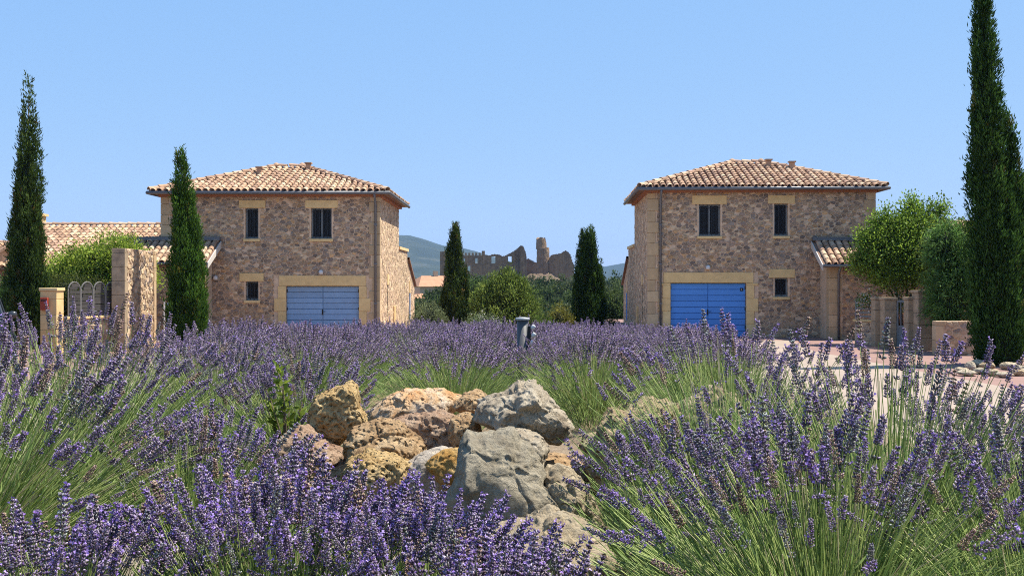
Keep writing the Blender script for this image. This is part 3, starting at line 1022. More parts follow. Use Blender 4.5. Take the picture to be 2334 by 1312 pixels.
def gable_house(name, label, x0, x1, yf, yr, yb, ze, zr, seed, limit, chimney=None):
    rng = random.Random(seed)
    root = thing(name, label, 'house', (x0, yf, 0))
    w = x1 - x0; d = yb - yf; m = yr - yf
    mb = MB()
    mb.poly([(0, 0, 0), (w, 0, 0), (w, 0, ze - .1), (0, 0, ze - .1)])
    mb.poly([(w, d, 0), (0, d, 0), (0, d, ze - .1), (w, d, ze - .1)])
    for xx in (0, w): mb.poly([(xx, 0, 0), (xx, d, 0), (xx, d, ze - .1), (xx, m, zr - .1), (xx, 0, ze - .1)])
    wp = mb.build('wall', M_MORTAR, root)
    stones(wp, (0, 0, 0), (1, 0, 0), (0, 0, 1), (0, -1, 0), w, ze - .12, [], rng, limit=0)
    ov = .4
    sl = (zr - ze) / m
    A, Bv = Vector((-.25, -ov, ze - sl * ov)), Vector((w + .25, -ov, ze - sl * ov))
    E, G = Vector((-.25, m, zr)), Vector((w + .25, m, zr))
    D_, C_ = Vector((-.25, d + ov, ze - sl * ov)), Vector((w + .25, d + ov, ze - sl * ov))
    r = MB(); dn = Vector((0, 0, -.09))
    r.poly([A, Bv, G, E]); r.poly([C_, D_, E, G]); r.poly([E + dn, G + dn, Bv + dn, A + dn]); r.poly([G + dn, E + dn, D_ + dn, C_ + dn])
    r.poly([A + dn, Bv + dn, Bv, A]); r.poly([A, E, E + dn, A + dn]); r.poly([E, D_, D_ + dn, E + dn]); r.poly([Bv, Bv + dn, G + dn, G]); r.poly([G, G + dn, C_ + dn, C_])
    roof = r.build('roof', M_CHANNEL, root)
    S = (E - A).normalized(); U = Vector((1, 0, 0)); N = U.cross(S)
    L = (E - A).length
    tile_slope(roof, A, U, S, N, [(0, 0), (w + .5, 0), (w + .5, L), (0, L)], rng, limit)
    ridge_tiles(roof, E, G, rng)
    gutter_run(root, [(-.25, -ov - .04, A.z - .04), (w + .25, -ov - .04, A.z - .04)], .055)
    if chimney:
        cx, cy_, zt = chimney
        c = MB(); c.box(cx - .25, cx + .25, cy_ - .25, cy_ + .25, ze, zt, LIME_COLS[2]); c.box(cx - .32, cx + .32, cy_ - .32, cy_ + .32, zt + .002, zt + .1, LIME_COLS[0])
        c.build('chimney', M_LIME, roof)
    return root


gable_house('low_house', 'long low stone house with tiled roof beyond the arched fence', -18.9, -12.62, 37.8, 42.2, 46.5, 2.62, 4.2, 21, 300, (-0.22, 4.6, 4.6))
gable_house('low_house', 'lower tiled house half hidden by the tall thin cypress near the parked car', -26.5, -18.2, 34.0, 37.6, 41, 2.1, 3.3, 22, 120)
gable_house('low_house', 'low tiled house mostly hidden by the round leafy tree and cypress', 13.2, 20.0, 37.9, 42.2, 46.5, 2.62, 4.28, 23, 60)


def plain_house(label, x0, x1, y0, y1, h, rz=0.0):
    rng = random.Random(31)
    root = thing('stone_house', label, 'house', (x0, y0, 0), rz)
    mb = MB(); w, d = x1 - x0, y1 - y0
    mb.box(0, w, 0, d, 0, h); wp = mb.build('wall', M_MORTAR, root)
    stones(wp, (0, d, 0), (0, -1, 0), (0, 0, 1), (-1, 0, 0), d, h, [(d - .35, d, 0, h)], rng, limit=0)
    stones(wp, (0, 0, 0), (1, 0, 0), (0, 0, 1), (0, -1, 0), w, h, [(0, .4, 0, h)], rng, limit=0)
    quoins(root, 0, w, 0, -1, h, rng)
    roof = hip_roof(root, w, d, h + .05, h + .6, .02, rng, 0)
    return root


plain_house('tall stone house edge beside the big multi-stemmed cypress', 14.72, 21.5, 30.2, 36.0, 4.9, -0.50)


# ------------------------------------------------------------------ garden walls, fence, gate
def garden_wall(name, label, cat, O, ang, w, t, h, seed, faces, quoin_ends=(True, True), group=None, coping=True, limit=150, m0=None):
    """wall along local +x, thickness along local +y (behind)"""
    rng = random.Random(seed)
    root = thing(name, label, cat, O, ang, group)
    mb = MB(); mb.box(0, w, 0, t, 0, h); wp = mb.build('wall', M_MORTAR, root)
    ex = []
    if quoin_ends[0]: ex.append((0, .22, 0, h))
    if quoin_ends[1]: ex.append((w - .22, w, 0, h))
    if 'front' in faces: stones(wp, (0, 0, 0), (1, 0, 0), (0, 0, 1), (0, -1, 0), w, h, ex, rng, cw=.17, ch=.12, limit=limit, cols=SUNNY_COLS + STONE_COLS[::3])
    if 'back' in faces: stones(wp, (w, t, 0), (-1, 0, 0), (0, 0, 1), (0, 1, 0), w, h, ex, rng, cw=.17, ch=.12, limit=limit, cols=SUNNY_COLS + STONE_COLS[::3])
    for s, on in ((0, quoin_ends[0]), (1, quoin_ends[1])):
        if not on: continue
        z, k = 0, 0
        while z < h - .02:
            hh = min(.40, h - z); ww = (.22, .17)[k % 2]
            a, b = (-.034, ww) if s == 0 else (w - ww, w + .034)
            block(root, 'corner_stone', a, b, -.034, t + .034, z + .004, z + hh - .003, rng, m0 if s == 0 else None)
            z += hh; k += 1
    if coping:
        n = max(1, round(w / .6))
        for k in range(n): block(root, 'coping_stone', w * k / n + .003 - .04 * (k == 0), w * (k + 1) / n - .003 + .04 * (k == n - 1), -.06, t + .06, h + .001, h + .07, rng)
    return root


# tall wall running away from the viewer, near end at y=30
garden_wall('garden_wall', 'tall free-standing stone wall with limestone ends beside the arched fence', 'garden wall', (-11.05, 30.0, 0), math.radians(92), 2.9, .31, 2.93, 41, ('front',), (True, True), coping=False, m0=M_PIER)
fa = (-12.22, 28.75); fb = (-11.42, 30.25)
fl = math.hypot(fb[0] - fa[0], fb[1] - fa[1]); fang = math.atan2(fb[1] - fa[1], fb[0] - fa[0])
garden_wall('garden_wall', 'low pale stone wall under the grey arched fence panels', 'garden wall', (fa[0], fa[1], 0), fang, fl, .25, .95, 42, ('front',), (False, False))
fr = random.Random(43)
fence = thing('panel_fence', 'weathered grey wooden fence of four arched slatted panels', 'fence', (fa[0] + .05, fa[1] + .13, 1.03), fang)
pw = fl / 4
for k in range(4):
    p = empty('fence_panel', (k * pw, 0, 0), 0, fence)
    wd, hs = pw - .03, .72
    arch = [(0, 0), (0, hs)] + [(wd / 2 - wd / 2 * math.cos(a), hs + .22 * math.sin(a)) for a in np.linspace(0, math.pi, 11)][1:-1] + [(wd, hs), (wd, 0)]
    mb = MB(); mb.tube([(x, 0, z) for x, z in arch], .020, 6, (0.17, 0.165, 0.155)); mb.build('arched_frame', M_WOOD, p)
    for j in range(9):
        z0 = .03 + j * .098
        if z0 > hs + .1: break
        inset = 0 if z0 < hs - .05 else wd * .14
        c = fr.uniform(.7, 1.2)
        mb = MB(); mb.box(.02 + inset, wd - .02 - inset, -.012, .012, z0, z0 + .086, (0.065 * c, 0.06 * c, 0.056 * c), M=Matrix.Rotation(fr.uniform(-.05, .05), 4, 'Y')); mb.build('slat', M_WOOD, p)


def pillar(label, x0, x1, y0, y1, h, seed, group=None, m=None):
    rng = random.Random(seed)
    root = thing('gate_pillar', label, 'pillar', ((x0 + x1) / 2, (y0 + y1) / 2, 0), 0, group)
    a, b = (x1 - x0) / 2, (y1 - y0) / 2
    z = 0
    while z < h - .12:
        hh = min(rng.uniform(.32, .42), h - .07 - z)
        block(root, 'stone_block', -a, a, -b, b, z + .003, z + hh - .003, rng, m)
        z += hh
    block(root, 'cap_stone', -a - .03, a + .03, -b - .03, b + .03, z + .001, z + .08, rng, m)
    return root


pillar('square limestone pillar with red letterbox at the end of the arched fence', -12.68, -12.24, 28.3, 28.75, 1.80, 51)
mb = MB(); mb.box(-.1, .1, -.05, .05, 0, .34, bev=.01); lb = mb.build('letterbox', M_RED, None, loc=(-12.53, 28.22, 1.22))
tag(lb, 'small red letterbox fixed to the limestone pillar', 'letterbox')
mb = MB(); mb.box(-.075, .075, -.058, -.051, .24, .27); mb.build('slot', M_BLACK, lb)

# blue side gate by the tall wall
bg = thing('metal_gate', 'small pale blue metal gate between tall wall and house', 'gate', (-11.05, 33.4, 0), math.radians(20))
for x in (0, .95):
    mb = MB(); mb.box(x, x + .05, -.025, .025, 0, 1.35); mb.build('post', M_BLUE1, bg)
for z in (.12, 1.25):
    mb = MB(); mb.box(.05, .95, -.02, .02, z, z + .05, (.3, .45, .65)); mb.build('rail', M_BLUE1, bg)
for k in range(8):
    mb = MB(); mb.box(.12 + k * .105, .145 + k * .105, -.012, .012, .17, 1.25, (.3, .45, .65)); mb.build('bar', M_BLUE1, bg)

# right-hand entrance
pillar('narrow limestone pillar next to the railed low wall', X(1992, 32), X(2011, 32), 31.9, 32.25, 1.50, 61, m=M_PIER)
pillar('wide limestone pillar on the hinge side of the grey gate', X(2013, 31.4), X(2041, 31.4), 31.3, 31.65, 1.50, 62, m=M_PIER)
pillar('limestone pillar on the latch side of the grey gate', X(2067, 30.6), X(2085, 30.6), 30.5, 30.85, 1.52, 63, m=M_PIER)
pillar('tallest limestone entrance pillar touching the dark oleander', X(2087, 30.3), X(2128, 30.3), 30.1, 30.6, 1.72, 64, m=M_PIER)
gg = thing('metal_gate', 'narrow grey green metal gate between limestone pillars', 'gate', (X(2041, 31.4), 31.35, 0), math.radians(-52))
for x in (0.02, .72):
    mb = MB(); mb.box(x, x + .05, -.02, .02, .05, 1.42); mb.build('stile', M_FRAME, gg)
for z in (.05, .62, 1.37):
    mb = MB(); mb.box(.07, .72, -.018, .018, z, z + .06); mb.build('rail', M_FRAME, gg)
mb = MB(); mb.box(.07, .72, -.006, .006, .111, .619); mb.build('panel', M_FRAME, gg)
for k in range(5):
    mb = MB(); mb.box(.15 + k * .11, .17 + k * .11, -.01, .01, .68, 1.37); mb.build('bar', M_FRAME, gg)
mb = MB(); mb.box(.66, .70, -.05, -.02, .8, .95); mb.build('handle', M_IRON, gg)
garden_wall('garden_wall', 'low rendered stone wall carrying a metal railing beside the porch', 'garden wall', (X(1953, 33.2), 33.4, 0), math.radians(-55), 1.35, .2, .72, 65, ('front',), (False, False))
rl_ = thing('metal_railing', 'grey metal railing on the low wall beside the porch', 'railing', (X(1953, 33.2) + .05, 33.47, .80), math.radians(-55))
for x in (0, 1.2):
    mb = MB(); mb.box(x, x + .04, -.02, .02, 0, .62); mb.build('post', M_FRAME, rl_)
for k in range(5):
    mb = MB(); mb.box(.04, 1.2, -.012, .012, .06 + k * .12, .105 + k * .12); mb.build('rail', M_FRAME, rl_)
garden_wall('garden_wall', 'low grey stone retaining wall behind the big multi-stemmed cypress', 'garden wall', (X(2139, 28.2), 28.3, 0), math.radians(-6), 6.0, .3, .92, 66, ('front',), (True, False), coping=False)


# ------------------------------------------------------------------ foliage
def unit(v):
    return v / np.maximum(np.linalg.norm(v, axis=-1, keepdims=True), 1e-9)


def blades(B, D, L, Wd, C, rng, mid=.45, sidevec=None):
    D = unit(D)
    s = unit(np.cross(D, rng.normal(size=D.shape))) if sidevec is None else sidevec
    m = B + D * (L * mid)[:, None]
    hw = (Wd / 2)[:, None]
    V = np.stack([B, m + s * hw, B + D * L[:, None], m - s * hw], 1).reshape(-1, 3)
    Fq = np.arange(len(B) * 4).reshape(-1, 4)
    return V, Fq, C


def merge(parts):
    Vs, Fs, Cs, o = [], [], [], 0
    for V, Fq, C in parts:
        Vs.append(V); Fs.append(Fq + o); Cs.append(C); o += len(V)
    return np.concatenate(Vs), np.concatenate(Fs), np.concatenate(Cs)


def cypress(label, loc, cols, seed, dens=1.0, base=(0.030, 0.055, 0.016), tip=(0.075, 0.115, 0.03), sparse=0.0, group=None, leaf=1.0):
    """columnar conifer; cols: (dx, dy, z0, height, radius, lean) for each leader"""
    rng = np.random.default_rng(seed)
    root = thing('cypress_tree', label, 'tree', loc, 0, group)
    parts = []
    core = MB()
    for dx, dy, z0, h, r, lean in cols:
        def prof(t): return (0.62 + 0.38 * sstep(0, .18, t)) * np.clip(1 - t, 0, 1) ** 0.55 * (1 - .22 * t)
        np_ = int(120 * dens * h * r * 2.2) + 50
        t = rng.random(np_ * 3)
        keep = rng.random(len(t)) < (prof(t) * .85 + .15)
        t = t[keep][:np_]
        n = len(t)
        an = rng.random(n) * 2 * np.pi
        lump = 1 + .20 * np.sin(an * 3 + t * 9 + seed) + .15 * np.sin(an * 5 - t * 21) + .13 * np.sin(t * 34 + an * 2) + np.where(rng.random(n) < .05, .22, 0)
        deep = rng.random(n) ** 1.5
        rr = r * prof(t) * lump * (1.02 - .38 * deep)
        px = dx + lean * t ** 1.6 + rr * np.cos(an); py = dy + rr * np.sin(an); pz = z0 + t * h * .985
        K = 30
        P = np.repeat(np.stack([px, py, pz], 1), K, 0)
        out = np.repeat(np.stack([np.cos(an), np.sin(an), np.zeros(n)], 1), K, 0)
        N_ = n * K
        hgt = rng.random(N_)
        ph = np.repeat(rng.uniform(.30, .62, n), K) * leaf
        wid = (.075 * (1 - hgt) + .012)
        P = P + out * (.10 * hgt * ph)[:, None] + np.stack([rng.normal(0, 1, N_) * wid, rng.normal(0, 1, N_) * wid, (hgt - .35) * ph], 1) * leaf
        D = out * rng.uniform(.05, .8, N_)[:, None] + np.array([0, 0, 1.0]) + rng.normal(0, .30, (N_, 3))
        L = rng.uniform(.07, .16, N_) * leaf; Wd = rng.uniform(.020, .040, N_) * leaf
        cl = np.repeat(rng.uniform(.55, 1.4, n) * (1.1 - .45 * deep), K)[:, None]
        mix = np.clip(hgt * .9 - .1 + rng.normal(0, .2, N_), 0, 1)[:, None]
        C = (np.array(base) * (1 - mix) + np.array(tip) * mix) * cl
        brown = np.repeat(rng.random(n) < .035, K)
        C[brown] = C[brown] * np.array([1.9, .95, 1.2])
        tt = np.repeat(t, K)
        if sparse > 0:
            k = rng.random(N_) > sparse * sstep(.62, .95, tt)
            P, D, L, Wd, C = P[k], D[k], L[k], Wd[k], C[k]
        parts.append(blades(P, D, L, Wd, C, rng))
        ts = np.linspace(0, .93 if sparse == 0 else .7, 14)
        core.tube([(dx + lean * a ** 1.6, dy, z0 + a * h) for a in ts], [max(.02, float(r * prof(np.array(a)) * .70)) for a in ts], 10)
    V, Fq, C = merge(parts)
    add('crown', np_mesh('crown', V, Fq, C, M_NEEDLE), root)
    core.build('inner_branches', M_CORE, root, True)
    tr = MB()
    h0 = cols[0][3]
    tr.tube([(cols[0][0], cols[0][1], -.1), (cols[0][0], cols[0][1], h0 * .5), (cols[0][0] + cols[0][5] * .9, cols[0][1], cols[0][2] + h0 * .93)], [.11, .06, .008], 8)
    tr.build('trunk', M_BARK, root, True)
    return root


def leafy(name, label, loc, blobs, n, seed, leaf=(.07, .03), cols=((0.055, 0.10, 0.02), (0.10, 0.16, 0.035)), trunks=(), cat='tree', group=None, up=.35, clump=20, spread=.10, shell=.34, m=None, flowers=None, core=.62):
    """crown of leaf clumps filling a set of uneven ellipsoids, over trunks and limbs"""
    rng = np.random.default_rng(seed)
    root = thing(name, label, cat, loc, 0, group)
    vol = np.array([b[3] * b[4] * b[5] for b in blobs]) ** .67
    parts = []
    for b, f_ in zip(blobs, vol / vol.sum()):
        k = max(4, int(n * f_))
        d = unit(rng.normal(size=(k, 3)))
        r = rng.random(k) ** shell
        lump = 1 + .16 * np.sin(d[:, 0] * 7 + seed) * np.sin(d[:, 2] * 6 + 1.7 * seed) + .1 * np.sin(d[:, 1] * 11 + seed)
        ctr = np.array(b[:3]) + d * (r * lump)[:, None] * np.array(b[3:6])
        tone = rng.uniform(.4, 1.5, k)
        P = np.repeat(ctr, clump, 0); N_ = len(P)
        off = rng.normal(0, spread, (N_, 3))
        P = P + off
        D = rng.normal(0, .6, (N_, 3)) + np.repeat(d, clump, 0) * .6 + np.array([0, 0, up])
        L = leaf[0] * rng.uniform(.6, 1.4, N_); Wd = leaf[1] * rng.uniform(.7, 1.3, N_)
        mx = rng.random(N_)[:, None]
        C = (np.array(cols[0]) * (1 - mx) + np.array(cols[1]) * mx) * np.repeat(tone, clump)[:, None]
        if flowers:
            fl_ = rng.random(N_) < flowers[0]
            C[fl_] = flowers[1]
        parts.append(blades(P, D, L, Wd, C, rng))
    V, Fq, C = merge(parts)
    add('crown', np_mesh('crown', V, Fq, C, m or M_LEAF), root)
    tr = MB()
    for pts, r0, r1 in trunks:
        tr.tube(pts, list(np.linspace(r0, r1, len(pts))), 7)
    if trunks: tr.build('trunk', M_BARK, root, True)
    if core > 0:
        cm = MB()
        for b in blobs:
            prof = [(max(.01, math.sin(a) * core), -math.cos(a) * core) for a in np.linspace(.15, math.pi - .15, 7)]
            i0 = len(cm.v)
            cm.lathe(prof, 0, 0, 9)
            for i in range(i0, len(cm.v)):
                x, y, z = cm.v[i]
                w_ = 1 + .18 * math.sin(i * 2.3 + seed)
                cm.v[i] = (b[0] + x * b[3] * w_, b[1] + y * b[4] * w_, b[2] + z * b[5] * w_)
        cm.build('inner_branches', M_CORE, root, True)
    return root


# cypresses
cypress('tall thin cypress with sparse grey top behind the parked car', (X(62, 31), 31, 0),
        [(0, 0, .05, 7.95, .50, .05), (-.16, .05, .2, 5.6, .34, 0), (.12, -.05, .1, 5.0, .38, 0)], 101, 1.0, sparse=.75, base=(.032, .062, .012), tip=(.10, .15, .035))
cypress('short cypress in front of the stone house with faded blue garage', (X(428, 31.3), 31.3, 0),
        [(0, 0, .05, 5.72, .53, -.22), (.2, -.08, .1, 3.6, .36, .04), (-.15, .1, .1, 3.9, .34, 0)], 102, 1.15, sparse=.35, base=(.030, .075, .012), tip=(.11, .21, .03))
cypress('big multi-stemmed cypress rising out of the ring of pale stones', (X(2275, 25), 25, 0),
        [(-.12, 0, .1, 9.2, .52, -.30), (.44, .05, .3, 5.6, .31, -.16), (.04, -.2, .1, 3.9, .46, .05), (.60, .15, .3, 4.1, .28, .06), (-.2, -.1, .1, 4.3, .42, -.06)], 103, 1.0, base=(.022, .055, .012), tip=(.075, .15, .028))
cypress('single pointed cypress in front of the ruined castle wall', (X(1037, 47), 47, -.3),
        [(0, 0, .0, 4.72, .62, .0), (.3, 0, 0, 2.6, .42, .1), (-.3, 0, 0, 2.0, .36, -.05)], 104, 1.0, base=(.030, .055, .013), tip=(.095, .14, .035))
cypress('twin-tipped cypress near the stone house with bright blue garage', (X(1340, 46), 46, -.3),
        [(.06, 0, 0, 4.5, .62, .05), (-.1, .1, 0, 4.35, .55, -.1), (.4, 0, 0, 3.0, .36, .1), (-.35, -.1, 0, 2.7, .36, -.05)], 105, 1.0, base=(.024, .055, .012), tip=(.08, .14, .03))

# bushes left
leafy('hedge_shrub', 'rounded bright green clipped shrub behind the arched fence', (X(215, 33.2), 33.2, 0),
      [(0.3, 0, 2.15, 1.3, .9, 1.25), (-.7, .1, 1.9, 1.0, .8, 1.05), (1.0, .1, 2.35, .85, .8, 1.0), (-1.4, 0, 1.6, .6, .7, .75)], 2600, 111, (.075, .05),
      ((0.17, 0.26, 0.03), (0.36, 0.44, 0.07)), [([(0, 0, 0), (0, 0, 1.6)], .08, .05)], 'shrub')
leafy('hedge_shrub', 'darker olive green shrub low behind the arched fence', (X(130, 31.8), 31.8, 0),
      [(0, 0, 1.5, .9, .6, .75), (.9, 0, 1.5, .9, .5, .6)], 700, 112, (.06, .03), ((0.06, 0.09, 0.02), (0.13, 0.15, 0.04)), [([(0, 0, 0), (0, 0, 1.2)], .05, .04)], 'shrub')
leafy('hedge_shrub', 'deep green shrub beyond the parked car', (X(5, 32), 32.6, 0),
      [(0, 0, 1.2, .8, .6, 1.05), (-1.2, 0, 1.1, .9, .6, 1.1)], 600, 113, (.06, .035), ((0.045, 0.10, 0.02), (0.09, 0.17, 0.035)), [([(0, 0, 0), (0, 0, 1)], .05, .04)], 'shrub')
# right tree, oleander
leafy('leafy_tree', 'round leafy green tree on several thin trunks behind the entrance pillars', (X(2058, 33), 33, 0),
      [(0, 0, 3.0, 1.25, 1.0, 1.0), (-.75, 0, 2.75, .75, .8, .85), (.75, .1, 3.1, .7, .8, .9), (.35, 0, 3.85, .5, .5, .6), (-.35, 0, 3.75, .45, .5, .5), (.95, 0, 3.85, .35, .4, .5), (-.2, -.2, 2.2, .9, .8, .5), (.3, .1, 4.35, .22, .25, .35), (1.15, 0, 4.2, .2, .25, .35), (-.75, 0, 3.75, .25, .3, .3), (-1.35, .1, 2.6, .3, .4, .4), (1.35, 0, 2.9, .3, .4, .5), (-1.1, 0, 3.3, .3, .3, .35)], 1700, 121, (.085, .05),
      ((0.10, 0.18, 0.022), (0.26, 0.37, 0.055)), [([(0, 0, 0), (-.08, 0, 1.2), (-.4, 0, 2.4)], .06, .03), ([(.1, 0, 0), (.25, 0, 1.4), (1.0, 0, 3.6)], .04, .012), ([(0, .1, 0), (-.2, .1, 1.4), (-1.1, 0, 3.0)], .04, .012), ([(.15, .1, 0), (.2, .1, 1.2), (.5, .1, 2.6)], .055, .03), ([(.05, -.1, 0), (.08, -.1, 1.3), (.1, -.1, 2.8)], .05, .03)], core=.4, spread=.13)
leafy('oleander_shrub', 'dark oleander shrub of long narrow leaves against the big cypress', (X(2172, 29.4), 29.4, 0),
      [(0, 0, 1.55, .75, .6, .95), (.35, -.1, 2.3, .6, .5, .8), (-.1, .2, 2.9, .5, .5, .7)], 900, 122, (.16, .03), ((0.05, 0.12, 0.022), (0.17, 0.29, 0.075)), [([(0, 0, 0), (0, 0, 1.3)], .05, .03)], 'shrub', up=-.1)
leafy('leafy_shrub', 'yellow green shrub topping out above the oleander', (X(2175, 31), 31.4, 0),
      [(0, 0, 2.6, .8, .6, 1.15), (.5, 0, 3.0, .5, .5, .75)], 600, 123, (.08, .045), ((0.09, 0.13, 0.02), (0.17, 0.22, 0.04)), [([(0, 0, 0), (0, 0, 1.8)], .06, .04)], 'shrub')
leafy('flowering_plant', 'small white flowered plant behind the gate pillars', (X(2030, 32.6), 32.9, 0), [(-.65, 0, 1.35, .25, .2, .22), (.4, 0, 1.35, .3, .2, .25)], 60, 124, (.06, .04),
      ((0.10, 0.18, 0.03), (0.16, 0.25, 0.05)), [([(0, 0, 0), (-.6, 0, 1.2)], .015, .01), ([(0, 0, 0), (.4, 0, 1.2)], .015, .01)], 'plant', flowers=(.18, (.75, .75, .70)), core=0)
# middle distance between the houses
leafy('olive_bush', 'pale grey green olive bush at the corner of the sunlit house wall', (X(975, 45), 45, -.3), [(0, 0, .6, .65, .6, .75), (.3, .1, .4, .55, .5, .6), (-.35, .1, .35, .5, .5, .55)], 450, 131, (.075, .03),
      ((0.12, 0.16, 0.07), (0.22, 0.27, 0.14)), [([(0, 0, 0), (0, 0, .5)], .06, .04)], 'bush')
leafy('leafy_tree', 'large yellow green tree of upright sprays below the castle', (X(1150, 46), 46, -1.2),
      [(0, 0, 1.9, 1.25, 1.0, 1.5), (-.75, .1, 1.7, .8, .8, 1.2), (.8, .1, 1.7, .8, .8, 1.3), (.15, 0, 3.0, .4, .4, .75), (-.35, 0, 2.8, .35, .4, .65), (.65, 0, 2.75, .35, .4, .7)], 2200, 132, (.12, .045),
      ((0.09, 0.15, 0.03), (0.21, 0.27, 0.06)), [([(0, 0, 0), (0, 0, 1.6)], .12, .06)], up=.9)
leafy('leafy_tree', 'mid green tree showing between pointed cypress and castle', (X(1090, 62), 62, -1.5), [(0, 0, 2.4, 1.2, 1, 1.4), (.9, 0, 1.7, 1, .9, 1.1)], 700, 133, (.13, .06), ((0.05, 0.09, 0.025), (0.10, 0.15, 0.045)), [([(0, 0, 0), (0, 0, 1.6)], .1, .06)])
leafy('leafy_bush', 'yellowish bush standing next to the twin-tipped cypress', (X(1277, 44.5), 44.5, -.8), [(0, 0, .9, .5, .5, .95), (.2, 0, .6, .45, .5, .7), (-.35, 0, .6, .4, .5, .7)], 420, 134, (.09, .04), ((0.12, 0.125, 0.022), (0.20, 0.19, 0.04)), [([(0, 0, 0), (0, 0, .7)], .05, .03)], 'bush')
leafy('leafy_bush', 'low green bush between yellow green tree and yellowish bush', (X(1232, 43), 43, -.8), [(0, 0, .6, .7, .5, .7), (.5, 0, .4, .4, .4, .5)], 420, 135, (.09, .04), ((0.06, 0.11, 0.02), (0.12, 0.18, 0.04)), [([(0, 0, 0), (0, 0, .5)], .05, .03)], 'bush', up=.7)
leafy('leafy_tree', 'dusty green tree beside the shaded side of the bright blue garage house', (X(1405, 58), 58, -2), [(0, 0, 2.2, 1.1, 1, 1.5), (-.6, 0, 1.4, .9, .8, 1.2)], 700, 136, (.12, .05), ((0.05, 0.085, 0.025), (0.10, 0.135, 0.045)), [([(0, 0, 0), (0, 0, 1.6)], .1, .06)])
leafy('leafy_bush', 'small brownish bush at the foot of the shaded house side', (X(1400, 44), 45.5, -.8), [(0, 0, .5, .6, .5, .6), (-.5, 0, .4, .5, .5, .5)], 380, 137, (.08, .035), ((0.07, 0.085, 0.025), (0.13, 0.14, 0.05)), [([(0, 0, 0), (0, 0, .5)], .05, .03)], 'bush')
leafy('flowering_shrub', 'low pale shrub with white blossoms at the far end of the lavender', (X(1100, 36), 35.5, 0), [(0, 0, .45, .6, .4, .42), (.4, 0, .35, .35, .3, .32)], 240, 138, (.07, .035), ((0.10, 0.14, 0.05), (0.19, 0.23, 0.11)), [([(0, 0, 0), (0, 0, .3)], .03, .02)], 'shrub', flowers=(.10, (.62, .60, .55)))
kinds = [((0.042, 0.072, 0.022), (0.085, 0.115, 0.038)), ((0.055, 0.078, 0.030), (0.11, 0.13, 0.055)), ((0.035, 0.06, 0.022), (0.07, 0.095, 0.035))]
mid_trees = [(985, 90, 668, 2.2), (955, 80, 690, 1.8), (1003, 110, 655, 2.6), (1245, 120, 640, 3.2), (1290, 140, 632, 3.4), (1225, 150, 628, 3.2), (1330, 110, 655, 3.0), (1390, 120, 640, 3.2), (1422, 100, 660, 2.8),
             (1270, 80, 690, 2.4), (1315, 75, 700, 2.2), (1180, 95, 668, 2.6), (1060, 130, 640, 3.0), (1375, 78, 690, 2.2), (1410, 160, 628, 3.6), (1240, 95, 672, 2.4), (1355, 180, 626, 4.0), (1130, 140, 645, 3.0)]
tl = ['dusty dark green scrub tree on the slope below the castle']
proto = {}
for i, (px, d, top, r) in enumerate(mid_trees):
    g = float(ground_h(np.array([X(px, d)]), np.array([float(d)]))[0])
    zt = Z(top, d)
    h = max(1.5, zt - g)
    k = i % 3
    if k not in proto:
        rr0 = random.Random(200 + k)
        bl = [(0, 0, .58, .8, .7, .40)] + [(rr0.uniform(-.55, .55), rr0.uniform(-.3, .3), rr0.uniform(.35, .72), rr0.uniform(.35, .55), .5, rr0.uniform(.2, .3)) for _ in range(4)]
        proto[k] = (bl, )
    bl = [(a * r, b * r, c * h, e * r, f_ * r, q * h) for a, b, c, e, f_, q in proto[k][0]]
    leafy('scrub_tree', tl[0], (X(px, d), d, g), bl, 420, 300 + i, (.22 * d / 100 + .08, .10 * d / 100 + .03), kinds[k], [([(0, 0, -.2), (0, 0, h * .5)], .12, .07)], group='scrub trees on the slope below the castle', spread=.22, core=.6)

# scrub mass on the castle hill, too far to count
rs = np.random.default_rng(77)
n = 420
sx_ = rs.uniform(-42, 55, n); sy_ = rs.uniform(165, 338, n)
sz_ = ground_h(sx_, sy_)
sr = rs.uniform(1.2, 2.6, n)
keep = ~((np.abs(sx_ - 10) < 6) & (sy_ > 310) & (rs.random(n) < .7))
sx_, sy_, sz_, sr = sx_[keep], sy_[keep], sz_[keep], sr[keep]
n = len(sx_)
K = 60
P = np.repeat(np.stack([sx_, sy_, sz_ + sr * .5], 1), K, 0) + unit(rs.normal(size=(n * K, 3))) * (rs.random(n * K) ** .4)[:, None] * np.repeat(sr, K)[:, None] * np.array([1, 1, .75])
C = np.repeat(np.array([kinds[i % 3][1] for i in range(n)]) * rs.uniform(.7, 1.3, n)[:, None], K, 0) * rs.uniform(.6, 1.2, n * K)[:, None]
V, Fq, C = blades(P, rs.normal(size=(n * K, 3)) + [0, 0, .4], rs.uniform(.5, 1.0, n * K), rs.uniform(.35, .7, n * K), C, rs)
tag(add('scrub_wood', np_mesh('scrub_wood', V, Fq, C, M_LEAF)), 'dusty green scrub covering the hillside under the castle', None, None, 'stuff')


# ------------------------------------------------------------------ castle ruin and far houses
CD = 350.0
cs = F / CD


def cxm(p): return (p - CX) / cs


def czm(q): return CAMZ + (HZ - q) / cs


RC = [(0.28, 0.18, 0.105), (0.32, 0.21, 0.125), (0.25, 0.165, 0.095)]
cr = random.Random(17)
castle = thing('castle_ruin', 'ruined stone castle with battlements, gaping windows and a broken tower', 'castle', (0, CD, 0))


